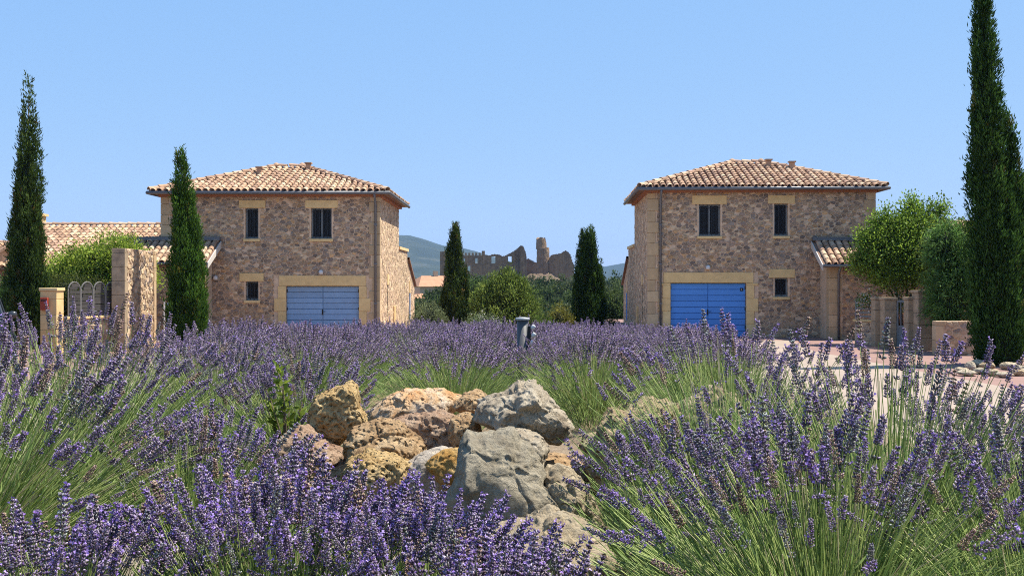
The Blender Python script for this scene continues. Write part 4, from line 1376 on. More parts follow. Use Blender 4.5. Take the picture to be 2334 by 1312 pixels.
def ruin_strip(name, prof, holes, zb, y0, thick, step=2.0, parent=castle):
    """wall with an uneven top edge (photo pixels) and window openings"""
    mb = MB()
    p0, p1 = prof[0][0], prof[-1][0]
    cuts = sorted({*np.arange(p0, p1, step).tolist(), p1, *[h[0] for h in holes], *[h[1] for h in holes]})
    for a, b in zip(cuts[:-1], cuts[1:]):
        if b - a < .05: continue
        m = (a + b) / 2
        tp = float(np.interp(m, [q[0] for q in prof], [q[1] for q in prof])) + cr.uniform(-.7, .7)
        spans = [(czm(zb), czm(tp))]
        for h in holes:
            if h[0] < m < h[1]:
                lo, hi = czm(h[3]), czm(h[2])
                spans = [(spans[0][0], lo), (hi, spans[0][1])] if spans[0][1] > hi else [(spans[0][0], lo)]
        for s in spans:
            if s[1] > s[0]: mb.box(cxm(a), cxm(b), y0 + cr.uniform(-.06, .06), y0 + thick, s[0], s[1], RC[0])
    return mb.build(name, M_RUIN, parent)


ruin_strip('curtain_wall', [(1003, 573), (1020, 572), (1048, 573), (1050, 582), (1098, 582), (1104, 581), (1114, 582), (1120, 580), (1128, 579), (1138, 580), (1146, 584), (1152, 582), (1162, 577), (1170, 573), (1178, 567), (1184, 562), (1188, 560), (1193, 562)],
           [(1056, 1060, 588, 598), (1083, 1088.5, 588, 600), (1120, 1129, 584, 600), (1158, 1166, 584, 597), (1066, 1072, 606, 618)], 668, 0, 1.6)
for k in range(6):
    a = 1051.5 + k * 7.9
    mb = MB(); mb.box(cxm(a), cxm(a + 4.5), -.05, 1.0, czm(581.6), czm(576), RC[1]); mb.build('merlon', M_RUIN, castle)
mb = MB(); mb.box(cxm(1098), cxm(1105), -.1, 1.4, czm(582), czm(571.5), RC[0]); mb.build('turret', M_RUIN, castle)
mb = MB(); mb.box(cxm(1003), cxm(1020), .2, 7, czm(660), czm(574), RC[1]); mb.build('corner_tower', M_RUIN, castle)
ruin_strip('end_wall', [(1186, 560), (1192, 561), (1197, 572), (1200, 585)], [], 668, -3.0, 3.0, 1.2)
ruin_strip('rubble_wall', [(1197, 592), (1204, 588), (1212, 592), (1222, 598), (1238, 594), (1250, 600)], [], 650, 4, 2.0, 2.5)


def drum(name, cxp, r, z0, z1, seed, cut=None, n=18, rows=9):
    rg = random.Random(seed)
    mb = MB(); vs, fs = [], []
    for j in range(rows + 1):
        for k in range(n):
            a = 2 * math.pi * k / n
            top = z1 if cut is None else cut(a)
            z = z0 + (top - z0) * j / rows
            rr = r * (1 + rg.uniform(-.025, .025)) * (1 + .08 * (1 - j / rows))
            vs.append((cxm(cxp) + rr * math.cos(a), 8 + rr * math.sin(a), z + (rg.uniform(-.25, .25) if j == rows else 0)))
    for j in range(rows):
        for k in range(n):
            q = (k + 1) % n
            fs.append((j * n + k, j * n + q, (j + 1) * n + q, (j + 1) * n + k))
    fs.append(tuple(rows * n + k for k in range(n)))
    mb.raw(vs, fs, RC[1])
    return mb.build(name, M_RUIN, castle)


drum('round_tower', 1239.5, 2.1, czm(606), czm(563), 5)
drum('tower_shaft', 1235.5, 1.72, czm(566), czm(541), 6, cut=lambda a: czm(541) + .3 * math.sin(a * 3) - (1.6 if abs(a) < .5 or a > 5.8 else 0))
ruin_strip('keep_wall', [(1249, 604), (1253, 590), (1258, 581), (1265, 578), (1274, 577), (1281, 577), (1287, 572), (1292, 570), (1298, 573), (1303, 580), (1306, 590), (1311, 604)], [], 650, 6, 6, 2.0)
# bare rubble slope under the tower
mb = MB()
vs, fs = [], []
nx_, ny_ = 26, 14
for j in range(ny_ + 1):
    for i in range(nx_ + 1):
        x = cxm(1190) + (cxm(1275) - cxm(1190)) * i / nx_; y = -22 + 30 * j / ny_
        z = 0.4 + 4.6 * (j / ny_) ** .8 * math.sin(math.pi * min(1, max(0, .1 + .8 * i / nx_))) ** .5
        z += mnoise.fractal(Vector((x * .35, y * .35, 2)), 1, 2, 4) * 1.1
        vs.append((x, y, z))
for j in range(ny_):
    for i in range(nx_):
        a = j * (nx_ + 1) + i
        fs.append((a, a + 1, a + nx_ + 2, a + nx_ + 1))
mb.raw(vs, fs, (0.15, 0.105, 0.065))
tag(mb.build('rubble_slope', M_RUIN, None, True, (0, CD, 0)), kind='structure')


def far_house(label, px0, px1, d, pye, pyr, depth, rz=0, win=3):
    x0, x1 = X(px0, d), X(px1, d)
    root = thing('village_house', label, 'house', (x0, d, 0), rz)
    w = x1 - x0; ze, zr = Z(pye, d), Z(pyr, d)
    mb = MB()
    mb.box(0, w, 0, depth, -6, ze); mb.build('wall', M_RENDER, root)
    r = MB()
    o = .35
    r.poly([(-o, -o, ze + .01), (w + o, -o, ze + .01), (w + o, depth / 2, zr), (-o + 1.6, depth / 2, zr)])
    r.poly([(w + o, depth + o, ze + .01), (-o, depth + o, ze + .01), (-o + 1.6, depth / 2, zr), (w + o, depth / 2, zr)])
    r.poly([(-o, depth + o, ze + .01), (-o, -o, ze + .01), (-o + 1.6, depth / 2, zr)])
    r.poly([(w + o, -o, ze + .01), (w + o, depth + o, ze + .01), (w + o, depth / 2, zr)])
    r.poly([(-o, -o, ze + .005), (-o, depth + o, ze + .005), (w + o, depth + o, ze + .005), (w + o, -o, ze + .005)])
    rf = r.build('roof', M_VROOF, root)
    c = MB(); c.box(w * .6, w * .6 + .6, depth / 2 - .3, depth / 2 + .3, zr - .4, zr + .7); c.build('chimney', M_RENDER, rf)
    for k in range(win):
        fx = w * (k + .6) / win
        b = MB(); b.box(fx - .4, fx + .4, -.04, .03, ze - 2.2, ze - .9); wf = b.build('window', M_GLASS, root)
    return root


far_house('village house with wide orange tiled roof left of the castle', 958, 1040, 150, 653, 628, 8, .35)
far_house('small orange roofed shed below the wider roofed village house', 930, 962, 120, 680, 669, 4, .2, 1)
far_house('tiny pale roofed house among trees near the twin-tipped cypress', 1380, 1398, 230, 668, 661, 5, 0, 1)


# ------------------------------------------------------------------ rocks
def rock(label, pts, d, depth, seed, m, name='rock', sub=5, rough=.035, pit=0.0, cat='rock', group=None, freq=4.0, block_=.62, erode=1.0):
    """boulder whose outline follows the seen silhouette, swept into a full solid with facets and pitting"""
    cxp = sum(p[0] for p in pts) / len(pts); cyp = sum(p[1] for p in pts) / len(pts)
    c = Vector(W(cxp, cyp, d))
    pl = [((p[0] - cxp) / F * d, -(p[1] - cyp) / F * d) for p in pts]
    size = max(max(p[0] for p in pl) - min(p[0] for p in pl), max(p[1] for p in pl) - min(p[1] for p in pl))
    rg = random.Random(seed)

    def rad(th):
        ux, uz = math.cos(th), math.sin(th)
        best = 0
        for i in range(len(pl)):
            a, b = pl[i], pl[(i + 1) % len(pl)]
            ex, ez = b[0] - a[0], b[1] - a[1]
            den = ux * ez - uz * ex
            if abs(den) < 1e-12: continue
            t = (a[0] * ez - a[1] * ex) / den
            s = (a[0] * uz - a[1] * ux) / den
            if t > 0 and -1e-6 <= s <= 1 + 1e-6: best = max(best, t)
        return best or size * .3
    tab = [rad(2 * math.pi * k / 360) for k in range(360)]
    tab = [(tab[k - 1] + 2 * tab[k] + tab[(k + 1) % 360]) / 4 for k in range(360)]
    import bmesh
    bm = bmesh.new()
    bmesh.ops.create_icosphere(bm, subdivisions=sub, radius=1)
    planes = [(Vector((rg.gauss(0, 1), rg.gauss(0, 1), rg.gauss(0, 1))).normalized(), rg.uniform(.66, .94)) for _ in range(16)]
    off = Vector((rg.uniform(-50, 50), rg.uniform(-50, 50), rg.uniform(-50, 50)))
    for v in bm.verts:
        n = v.co.normalized()
        th = math.atan2(n.z, n.x)
        k = (th / (2 * math.pi) * 360) % 360
        r0 = tab[int(k) % 360] * (1 - k % 1) + tab[(int(k) + 1) % 360] * (k % 1)
        s = math.hypot(n.x, n.z)
        f_ = 1.0
        for pn, ph in planes:
            q = n.dot(pn)
            if q > ph: f_ = min(f_, ph / q)
        ss = s ** block_ if s > 0 else 0
        ny = math.copysign(abs(n.y) ** .8, n.y)
        p = Vector((r0 * ss * math.cos(th), depth * ny, r0 * ss * math.sin(th)))
        wy = .30 + .70 * abs(n.y)
        p = p * (1 + (f_ * .85 + .2 - 1) * wy)
        q = p * (freq / max(size, .1) * .5) + off
        dsp = mnoise.fractal(q, .75, 2.1, 6) * rough * size * 1.3
        q2 = p * 16 + off
        dsp += (mnoise.ridged_multi_fractal(q2, .9, 2.1, 4, 1, 2) - 1.1) * .045 * size * .55 * erode
        vd_ = mnoise.voronoi(p * (2.6 / max(size, .12)) + off + Vector((dsp, dsp, dsp)) * 6)[0]
        dsp -= max(0, 1 - (vd_[1] - vd_[0]) / .10) * .028 * size * erode
        if pit > 0:
            vd = mnoise.voronoi(p * 34 + off)[0][0]
            dsp -= pit * max(0, .30 - vd) * .10
        v.co = p + n * dsp
    me = bpy.data.meshes.new(name)
    bm.to_mesh(me); bm.free()
    me.polygons.foreach_set('use_smooth', np.ones(len(me.polygons), dtype=bool))
    me.materials.append(m)
    o = add(name, me, None, c)
    tag(o, label, cat, group)
    return o


rock('pointed ochre pitted rock standing on top of the rock pile', [(703, 985), (706, 950), (722, 908), (755, 886), (800, 864), (814, 876), (826, 918), (840, 945), (832, 975), (792, 1000), (766, 1020), (735, 1014)], 4.95, .15, 1, K_OCHRE, sub=6, pit=1.0)
rock('flat rock with orange flank and whitish end at the back of the pile', [(836, 950), (880, 910), (925, 890), (985, 887), (1010, 884), (1052, 902), (1048, 935), (1020, 955), (960, 985), (880, 995), (845, 975)], 5.45, .22, 2, K_ORANGE, sub=6, pit=.4)
rock('cracked pinkish brown rock in the middle of the pile', [(872, 1000), (890, 960), (950, 940), (1020, 935), (1060, 950), (1095, 978), (1085, 1015), (1040, 1035), (960, 1045), (890, 1030)], 4.95, .2, 3, K_REDDISH, sub=6, rough=.05, pit=.5)
rock('small dark ochre rock wedged against the big grey beige boulder', [(1032, 928), (1055, 893), (1085, 888), (1112, 903), (1105, 945), (1060, 950)], 5.2, .13, 4, K_BROWN, pit=.8)
rock('squarish brown rock left under the big grey beige boulder', [(1022, 990), (1028, 950), (1060, 938), (1092, 948), (1100, 990), (1078, 1020), (1035, 1022)], 4.75, .12, 5, K_BROWN, pit=.7)
rock('big grey beige boulder resting on top of the pile', [(1080, 955), (1083, 922), (1110, 903), (1150, 893), (1180, 867), (1215, 872), (1247, 905), (1282, 935), (1308, 970), (1302, 992), (1270, 1010), (1205, 992), (1160, 980), (1122, 988)], 4.65, .24, 6, K_BEIGE, sub=6, rough=.04, pit=.4)
rock('brown ochre rock with rough hollows under the pointed ochre rock', [(783, 1000), (800, 968), (850, 956), (910, 963), (960, 1000), (975, 1030), (945, 1060), (870, 1070), (800, 1060)], 4.6, .2, 7, K_BROWN, sub=6, pit=1.0)
rock('pitted ochre rock with a deep dark hollow low in the pile', [(768, 1090), (790, 1050), (840, 1030), (900, 1030), (940, 1055), (935, 1110), (900, 1150), (840, 1160), (780, 1140)], 4.35, .17, 8, K_OCHRE, sub=6, pit=1.2, rough=.06)
rock('reddish brown rock at the sprig end of the pile', [(595, 1040), (640, 985), (700, 968), (735, 1000), (795, 1030), (795, 1080), (740, 1095), (640, 1095)], 4.75, .22, 9, K_REDDISH, sub=6, pit=.6)
rock('whitish cream rock beside the tall grey boulder', [(905, 1115), (922, 1060), (960, 1025), (1010, 1016), (1055, 1030), (1050, 1095), (1025, 1120), (990, 1160), (930, 1165)], 4.4, .16, 10, K_CREAM, sub=5)
rock('small amber orange rock lying on the whitish cream rock', [(968, 1060), (983, 1042), (1015, 1023), (1052, 1018), (1050, 1075), (1030, 1103), (1000, 1097)], 4.2, .09, 11, K_AMBER, pit=.3)
rock('tall grey boulder with broad smooth face at the front of the pile', [(940, 1310), (985, 1175), (1032, 1080), (1048, 1010), (1066, 981), (1090, 995), (1112, 988), (1172, 976), (1190, 1003), (1210, 1006), (1236, 1040), (1240, 1090), (1285, 1130), (1340, 1310), (1130, 1370)], 3.85, .24, 12, K_GREY, sub=6, rough=.018, block_=.42, erode=.6)
rock('rounded beige rock between tall grey boulder and the boulder on top', [(1115, 1005), (1150, 983), (1185, 977), (1232, 988), (1256, 1020), (1244, 1060), (1200, 1075), (1140, 1060)], 4.35, .15, 13, K_BEIGE)
rock('pale orange slab sloping down beside the tall grey boulder', [(1222, 1130), (1243, 1075), (1275, 1060), (1312, 1073), (1335, 1110), (1375, 1200), (1390, 1270), (1300, 1340), (1200, 1340), (1200, 1200)], 3.85, .2, 14, K_SAND, sub=6, rough=.045)
rock('large sandy slab lowest in front of the pile', [(1080, 1260), (1150, 1200), (1250, 1170), (1340, 1200), (1410, 1270), (1400, 1400), (1100, 1400)], 3.35, .22, 15, K_SAND, sub=6, rough=.05)
rock('rough ochre rock half hidden by lavender stems', [(1315, 1015), (1365, 968), (1400, 935), (1425, 945), (1470, 908), (1530, 918), (1550, 955), (1565, 1060), (1500, 1140), (1400, 1140), (1335, 1070)], 4.6, .22, 16, K_TAN, sub=6, rough=.10, pit=.9)
rock('cream ridged rock at the end of the pile behind lavender stems', [(1545, 960), (1598, 903), (1625, 884), (1662, 903), (1688, 960), (1724, 1010), (1748, 1080), (1710, 1150), (1600, 1180), (1548, 1090)], 4.5, .2, 17, K_SAND, sub=6, rough=.08, pit=.4)
rock('grey brown rock in the shade below the rough ochre rock', [(1400, 1140), (1440, 1110), (1520, 1105), (1570, 1140), (1580, 1210), (1500, 1240), (1420, 1220)], 4.1, .16, 18, K_BEIGE)
rock('pale boulder showing between the front lavender flowers', [(170, 1370), (190, 1255), (250, 1212), (310, 1226), (345, 1300), (330, 1380), (250, 1410)], 3.0, .14, 19, K_CREAM)
rock('small pale stone among the front flowers below the pile', [(618, 1130), (625, 1095), (642, 1078), (655, 1100), (650, 1140), (630, 1150)], 3.7, .05, 20, K_CREAM, sub=4)
rock('flat pale stone by the lavender left of the pile', [(525, 1120), (550, 1100), (590, 1102), (600, 1125), (560, 1140)], 3.8, .08, 21, K_SAND, sub=4)
rock('brown hidden rock filling the middle of the pile', [(640, 1150), (760, 1060), (900, 1060), (1000, 1100), (1100, 1060), (1250, 1040), (1350, 1080), (1330, 1250), (900, 1270), (680, 1240)], 4.75, .3, 22, K_BROWN, rough=.05)
# stones ringing the big cypress
rg = random.Random(88)
ring_px = [(2190, 845), (2212, 838), (2235, 848), (2262, 852), (2290, 856), (2318, 852), (2345, 850), (2205, 852), (2250, 836), (2300, 838), (2325, 842), (2360, 845), (2228, 832)]
for i, (px, py) in enumerate(ring_px):
    d = CAMZ * F / (py + 4 - HZ)
    w_, h_ = rg.uniform(10, 24), rg.uniform(6, 12)
    pts = [(px + w_ * math.cos(a) * rg.uniform(.8, 1.1), py - h_ * .4 + h_ * math.sin(a) * rg.uniform(.8, 1.1)) for a in np.linspace(0, 2 * math.pi, 9)[:-1]]
    dark = i == 2
    rock('dark bluish stone in the pale ring round the big cypress' if dark else 'pale flat stone in the ring round the big cypress', pts, d, rg.uniform(.14, .22), 400 + i, K_GREY if dark else (K_SAND, K_BEIGE, K_TAN)[i % 3], sub=4, group='stones ringing the big cypress', name='ring_stone')


# ------------------------------------------------------------------ bollard, car, sprig
bd = 9.6
bz = bh(X(1190, bd), bd)
bo = thing('bollard_post', 'short grey round post with pale cap and small white spotlights in the lavender', 'bollard', (X(1191, bd), bd, bz))
ht = Z(730, bd) - bz
mb = MB(); mb.lathe([(.052, -.05), (.05, .02), (.05, ht)], 0, 0, 18); mb.build('post', M_POST, bo, True)
mb = MB(); mb.lathe([(.062, ht + .002), (.066, ht + .015), (.06, ht + .026), (.02, ht + .03)], 0, 0, 18); mb.build('cap', mat('grey_cap', (.33, .34, .35), .4, .05), bo, True)
mb = MB(); mb.box(.05, .075, -.02, .02, ht - .28, ht - .05); mb.build('bracket', M_IRON, bo)
for (dx, dz) in ((.095, -.06), (.10, -.13), (.085, -.20)):
    mb = MB(); M_ = Matrix.Translation((dx, -.03, ht + dz)) @ Matrix.Rotation(.7, 4, 'Y')
    t = MB(); t.lathe([(.008, -.022), (.016, -.018), (.020, .014), (.014, .022)], 0, 0, 10)
    mb.raw([M_ @ Vector(v) for v in t.v], t.f)
    mb.build('spotlight', M_WHITE if dz != -.24 else M_IRON, bo, True)

car = thing('parked_car', 'dark grey parked car with round wing mirror at the picture edge', 'car', (-12.6, 24.3, 0), 0.45)
prof = [(0.0, .45, .62, .70), (.08, .30, .80, .82), (.5, .22, .93, .88), (1.1, .2, 1.02, .90), (2.0, .2, 1.04, .91), (3.0, .2, 1.06, .91), (3.9, .24, 1.08, .89), (4.25, .35, 1.0, .82), (4.33, .5, .8, .72)]
vs, fs = [], []
NS = 12
for (y, zb, zt, hw) in prof:
    zc, hz = (zb + zt) / 2, (zt - zb) / 2
    for k in range(NS):
        a = 2 * math.pi * (k + .5) / NS
        ca, sa = math.cos(a), math.sin(a)
        vs.append((hw * math.copysign(abs(ca) ** .35, ca), y, zc + hz * math.copysign(abs(sa) ** .45, sa)))
for i in range(len(prof) - 1):
    for k in range(NS):
        q = (k + 1) % NS
        fs.append((i * NS + k, i * NS + q, (i + 1) * NS + q, (i + 1) * NS + k))
fs.append(tuple(range(NS))); fs.append(tuple((len(prof) - 1) * NS + k for k in range(NS)))
mb = MB(); mb.raw(vs, fs); mb.build('body', M_CAR, car, True)
cab = [(1.0, 1.0, .80), (1.75, 1.58, .62), (2.4, 1.68, .64), (3.3, 1.64, .63), (4.0, 1.35, .60), (4.2, 1.02, .76)]
mb = MB()
for (a, b) in zip(cab[1:-2], cab[2:-1]):
    mb.poly([(-a[2], a[0], a[1]), (a[2], a[0], a[1]), (b[2], b[0], b[1]), (-b[2], b[0], b[1])])
    mb.poly([(-a[2], a[0], a[1] - .05), (-b[2], b[0], b[1] - .05), (b[2], b[0], b[1] - .05), (a[2], a[0], a[1] - .05)])
    for s in (-1, 1): mb.poly([(s * a[2], a[0], a[1] - .05), (s * b[2], b[0], b[1] - .05), (s * b[2], b[0], b[1]), (s * a[2], a[0], a[1])])
for s in (-1, 1):
    mb.tube([(s * .80, 1.0, 1.0), (s * .63, 1.75, 1.57)], .035, 6); mb.tube([(s * .84, 2.5, 1.02), (s * .64, 2.5, 1.64)], .035, 6); mb.tube([(s * .78, 4.15, 1.02), (s * .62, 3.4, 1.6)], .05, 6)
mb.build('roof', M_CAR, car)
mb = MB(); mb.poly([(-.78, 1.03, 1.01), (.78, 1.03, 1.01), (.61, 1.77, 1.56), (-.61, 1.77, 1.56)]); mb.build('windscreen', M_CARGLASS, car)
mb = MB(); mb.poly([(-.74, 4.17, 1.03), (-.6, 3.45, 1.58), (.6, 3.45, 1.58), (.74, 4.17, 1.03)]); mb.build('rear_window', M_CARGLASS, car)
for s in (-1, 1):
    for (ya, yb_, yc, yd) in ((1.1, 2.47, 2.47, 1.78), (2.53, 4.0, 3.35, 2.53)):
        mb = MB(); mb.poly([(s * .82, ya, 1.03), (s * .83, yb_, 1.03), (s * .64, yc, 1.58), (s * .64, yd, 1.56)]); mb.build('side_window', M_CARGLASS, car)
    m_ = MB(); t = MB(); t.lathe([(.02, -.08), (.09, -.06), (.11, 0), (.09, .07), (.02, .09)], 0, 0, 12)
    m_.raw([(s * (.98 + v[0] * 1.0), 1.25 + v[1] * .7, 1.17 + v[2]) for v in t.v], t.f); m_.tube([(s * .84, 1.3, 1.06), (s * .95, 1.27, 1.12)], .025, 6)
    m_.build('wing_mirror', M_CAR, car, True)
    m_ = MB(); m_.box(s * .62 - .14, s * .62 + .14, .02, .12, .66, .80, bev=.02); m_.build('headlight', M_WHITE, car)
    for yy in (.85, 3.5):
        wv = MB(); t = MB(); t.lathe([(.20, -.10), (.31, -.10), (.33, -.05), (.33, .05), (.31, .10), (.20, .10)], 0, 0, 20)
        wv.raw([(s * .80 + v[2], yy + v[0], .33 + v[1]) for v in t.v], t.f); wh = wv.build('wheel', M_TYRE, car, True)
        wv = MB(); t = MB(); t.lathe([(.05, .075), (.19, .095), (.20, .06)], 0, 0, 14)
        wv.raw([(s * (.81 + v[2]), yy + v[0], .33 + v[1]) for v in t.v], t.f); wv.build('rim', M_WHITE, wh, True)

# yellow green sprig by the rocks
sp0 = W(655, 990, 5.15)
sg = thing('green_sapling', 'small yellow green sapling with shiny leaves beside the pointed ochre rock', 'sapling', (sp0[0], sp0[1], bh(sp0[0], sp0[1])))
rgn = np.random.default_rng(66)
stem = MB(); LB, LD = [], []
zb0 = bh(sp0[0], sp0[1])
tips = [(632, 832), (612, 895), (645, 875), (690, 915), (620, 935), (660, 900), (640, 850), (700, 940), (605, 920)]
for px, py in tips:
    t = Vector(W(px, py, 5.15 + rgn.uniform(-.1, .1))) - sg.location
    a = Vector((rgn.uniform(-.02, .02), 0, .1)); midp = Vector((t.x * .35, t.y * .3, (t.z + .1) * .55))
    stem.tube([a - Vector((0, 0, .15)), midp, t], [.006, .004, .002], 5)
    for q in range(26):
        u = rgn.uniform(.55, 1.02)
        p = midp.lerp(t, max(0, (u - .5) * 2))
        LB.append((p.x, p.y, p.z)); LD.append((rgn.normal(), rgn.normal(), rgn.uniform(.1, 1.4)))
stem.build('stem', M_BARK, sg, True)
nb = len(LB)
mx = rgn.random(nb)[:, None]
V, Fq, C = blades(np.array(LB), np.array(LD), rgn.uniform(.03, .06, nb), rgn.uniform(.014, .024, nb), np.array((.10, .16, .02)) * (1 - mx) + np.array((.22, .28, .04)) * mx, rgn)
add('foliage', np_mesh('foliage', V, Fq, C, M_LEAF), sg)

# ------------------------------------------------------------------ lavender
CAL = np.array([(0.15, 0.12, 0.195), (0.22, 0.19, 0.26), (0.09, 0.07, 0.12), (0.33, 0.30, 0.36), (0.18, 0.155, 0.20), (0.13, 0.09, 0.20), (0.25, 0.235, 0.235), (0.16, 0.12, 0.13)]) * np.array([1.05, .97, 1.08])
COR = np.array([(0.27, 0.18, 0.50), (0.35, 0.25, 0.60), (0.24, 0.14, 0.42), (0.44, 0.35, 0.64)]) * np.array([1.02, .96, 1.05])


def spike_geo(seed, detail, fl=(.02, .16), tint=(1, 1, 1)):
    """one lavender flower head along +z: whorls of calyces with a few open violet flowers"""
    rg = np.random.default_rng(seed)
    V, Fc, C = [], [], []
    L = rg.uniform(.060, .085)
    nw = int(rg.integers(8, 11)) if detail else 6
    per = 8 if detail else 5
    zs = np.linspace(.004, L, nw)
    if rg.random() < .6: zs = np.concatenate([[-rg.uniform(.018, .03)], zs])
    fl_amount = rg.uniform(*fl)
    for wi, z in enumerate(zs):
        k = wi / max(1, len(zs) - 1)
        rad = (.0035 + .0025 * math.sin(math.pi * min(1, k * .9 + .15)))
        ln = (.0115 if detail else .014) * (1.05 - .35 * k)
        for j in range(per):
            a = 2 * math.pi * (j + .5 * (wi % 2) + rg.uniform(-.2, .2)) / per
            el = math.radians(rg.uniform(25, 55) + 20 * k)
            o = np.array([math.cos(a), math.sin(a), 0])
            d = o * math.cos(el) + np.array([0, 0, math.sin(el)])
            s = np.array([-math.sin(a), math.cos(a), 0])
            u = np.cross(d, s)
            p = o * rad * .5 + np.array([0, 0, z + rg.uniform(-.002, .002)])
            wd = .0022 if detail else .0036
            b = len(V)
            c = CAL[rg.integers(len(CAL))] * rg.uniform(.8, 1.3) * np.array(tint)
            m = p + d * ln * .6
            if detail:
                V += [p, m + s * wd, m + u * wd, m - s * wd, m - u * wd, p + d * ln]
                for q in range(4):
                    r_ = (q + 1) % 4
                    Fc += [(b, b + 1 + r_, b + 1 + q), (b + 5, b + 1 + q, b + 1 + r_)]
                    C += [c * .8, c * 1.25]
            else:
                V += [p, m + s * wd, m - s * wd * .6 + u * wd, p + d * ln * 1.15]
                Fc += [(b, b + 1, b + 2), (b + 1, b + 3, b + 2), (b, b + 2, b + 3), (b, b + 3, b + 1)]
                C += [c, c * 1.2, c, c]
            if rg.random() < fl_amount:
                cc = COR[rg.integers(len(COR))]
                e = p + d * (ln * 1.05)
                for q in range(3 if detail else 1):
                    t = unit(rg.normal(size=3)); t2 = unit(np.cross(t, d + .01))
                    b = len(V); w_ = .0040 if detail else .0058
                    V += [e - t * w_ * .3, e + (t + t2) * w_ * .7 + d * .003, e + (t - t2) * w_ * .7 + d * .002]
                    Fc += [(b, b + 1, b + 2)]; C += [cc * rg.uniform(.8, 1.2)]
    # axis
    b = len(V)
    z0, z1 = zs[0] - .004, L
    for z in (z0, z1):
        for q in range(3):
            a = 2 * math.pi * q / 3
            V.append(np.array([.0011 * math.cos(a), .0011 * math.sin(a), z]))
    for q in range(3):
        r_ = (q + 1) % 3
        Fc += [(b + q, b + r_, b + 3 + r_), (b + q, b + 3 + r_, b + 3 + q)]; C += [np.array((.13, .16, .09))] * 2
    return np.array(V), np.array(Fc), np.array(C)


SP_HI = [spike_geo(500 + i, True) for i in range(12)] + [spike_geo(530 + i, True, (0, .02), (1.15, 1.0, .55)) for i in range(2)] + [spike_geo(535 + i, True, (0, .05), (.9, 1.15, .8)) for i in range(2)]
SP_LO = [spike_geo(600 + i, False) for i in range(6)]
SP_VI = [spike_geo(550 + i, True, (.15, .40)) for i in range(8)]
SP_ME = [np_mesh('flower_spike', v, f_, c, M_FLOWER) for v, f_, c in SP_HI]
SP_MV = [np_mesh('flower_spike', v, f_, c, M_FLOWER) for v, f_, c in SP_VI]


def frames(D, rng):
    D = unit(D)
    a = unit(np.cross(D, rng.normal(size=D.shape)))
    b = np.cross(D, a)
    return np.stack([a, b, D], 2)       # columns


def stems_geo(Pts, r, C):
    """Pts (n,K,3): three-sided tubes"""
    n, K, _ = Pts.shape
    T = unit(Pts[:, -1] - Pts[:, 0])
    a = unit(np.cross(T, np.array([.31, .22, .13])))
    b = np.cross(T, a)
    V = np.zeros((n, K, 3, 3))
    for q in range(3):
        an = 2 * np.pi * q / 3
        off = a * math.cos(an) + b * math.sin(an)
        for k in range(K): V[:, k, q] = Pts[:, k] + off * (r * (1.25 - .5 * k / (K - 1)))[:, None]
    V = V.reshape(-1, 3)
    base = (np.arange(n) * K * 3)[:, None, None]
    k = np.arange(K - 1)[None, :, None] * 3
    q = np.arange(3)[None, None, :]
    q2 = (q + 1) % 3
    Fq = np.stack([base + k + q, base + k + q2, base + k + 3 + q2, base + k + 3 + q], -1).reshape(-1, 4)
    return V, Fq, np.repeat(C, (K - 1) * 3, 0)


def lav_curves(rng, n, H, spread, lean=(0, 0), rbase=.15):
    u = rng.random(n)
    az = rng.random(n) * 2 * np.pi
    th = spread * u ** .62
    rb = rbase * np.sqrt(u) * rng.uniform(.6, 1.1, n)
    P0 = np.stack([rb * np.cos(az), rb * np.sin(az), rng.uniform(.02, .22, n) * (1 - .4 * u)], 1)
    az2 = az + rng.normal(0, .25, n)
    L = H * rng.uniform(.80, 1.04, n) - P0[:, 2] * .8
    K = 4
    pts = [P0]
    cur = P0
    bend = rng.normal(.06, .19, n)
    for k in range(K - 1):
        t = th * (.86 + .10 * k) + bend * k * .5
        D = np.stack([np.sin(t) * np.cos(az2) + lean[0], np.sin(t) * np.sin(az2) + lean[1], np.cos(t)], 1)
        D = unit(D)
        cur = cur + D * (L / (K - 1))[:, None]
        pts.append(cur)
    return np.stack(pts, 1), D, th


def leaf_tuft(rng, n, H, spread, rbase):
    """non-flowering shoots and narrow leaves filling the middle of the plant"""
    u = rng.random(n); az = rng.random(n) * 2 * np.pi
    th = spread * 1.1 * u ** .6
    rb = rbase * 1.3 * np.sqrt(u)
    base = np.stack([rb * np.cos(az), rb * np.sin(az), np.zeros(n)], 1)
    D = np.stack([np.sin(th) * np.cos(az), np.sin(th) * np.sin(az), np.cos(th)], 1)
    pos = base + D * (rng.random(n) ** .8 * H * .66)[:, None]
    D2 = D + rng.normal(0, .16, (n, 3))
    mx = rng.random(n)[:, None]
    C = np.array((.15, .245, .065)) * (1 - mx) + np.array((.35, .46, .16)) * mx
    C = C * rng.uniform(.7, 1.2, n)[:, None]
    return blades(pos, D2, rng.uniform(.07, .17, n), rng.uniform(.0035, .0065, n), C, rng)


def stem_cols(rng, n, green=1.0):
    mx = rng.random(n)[:, None]
    mx = mx ** 1.3
    C = np.array((.15, .25, .06)) * (1 - mx) + np.array((.60, .68, .27)) * mx
    dry = rng.random(n) < .12
    C[dry] = (.52, .48, .32)
    return C * green


def spikes_joined(P, D, s, rng, geos):
    parts = []
    idx = rng.integers(len(geos), size=len(P))
    Fm = frames(D, rng)
    for g, (v, f_, c) in enumerate(geos):
        k = np.where(idx == g)[0]
        if len(k) == 0: continue
        V = np.einsum('nij,vj->nvi', Fm[k] * s[k][:, None, None], v) + P[k][:, None, :]
        V = V.reshape(-1, 3)
        Fc = (f_[None] + (np.arange(len(k)) * len(v))[:, None, None]).reshape(-1, 3)
        tone = rng.uniform(.75, 1.3, len(k))
        C = (c[None] * tone[:, None, None]).reshape(-1, 3)
        parts.append((V, Fc, C))
    return merge(parts)


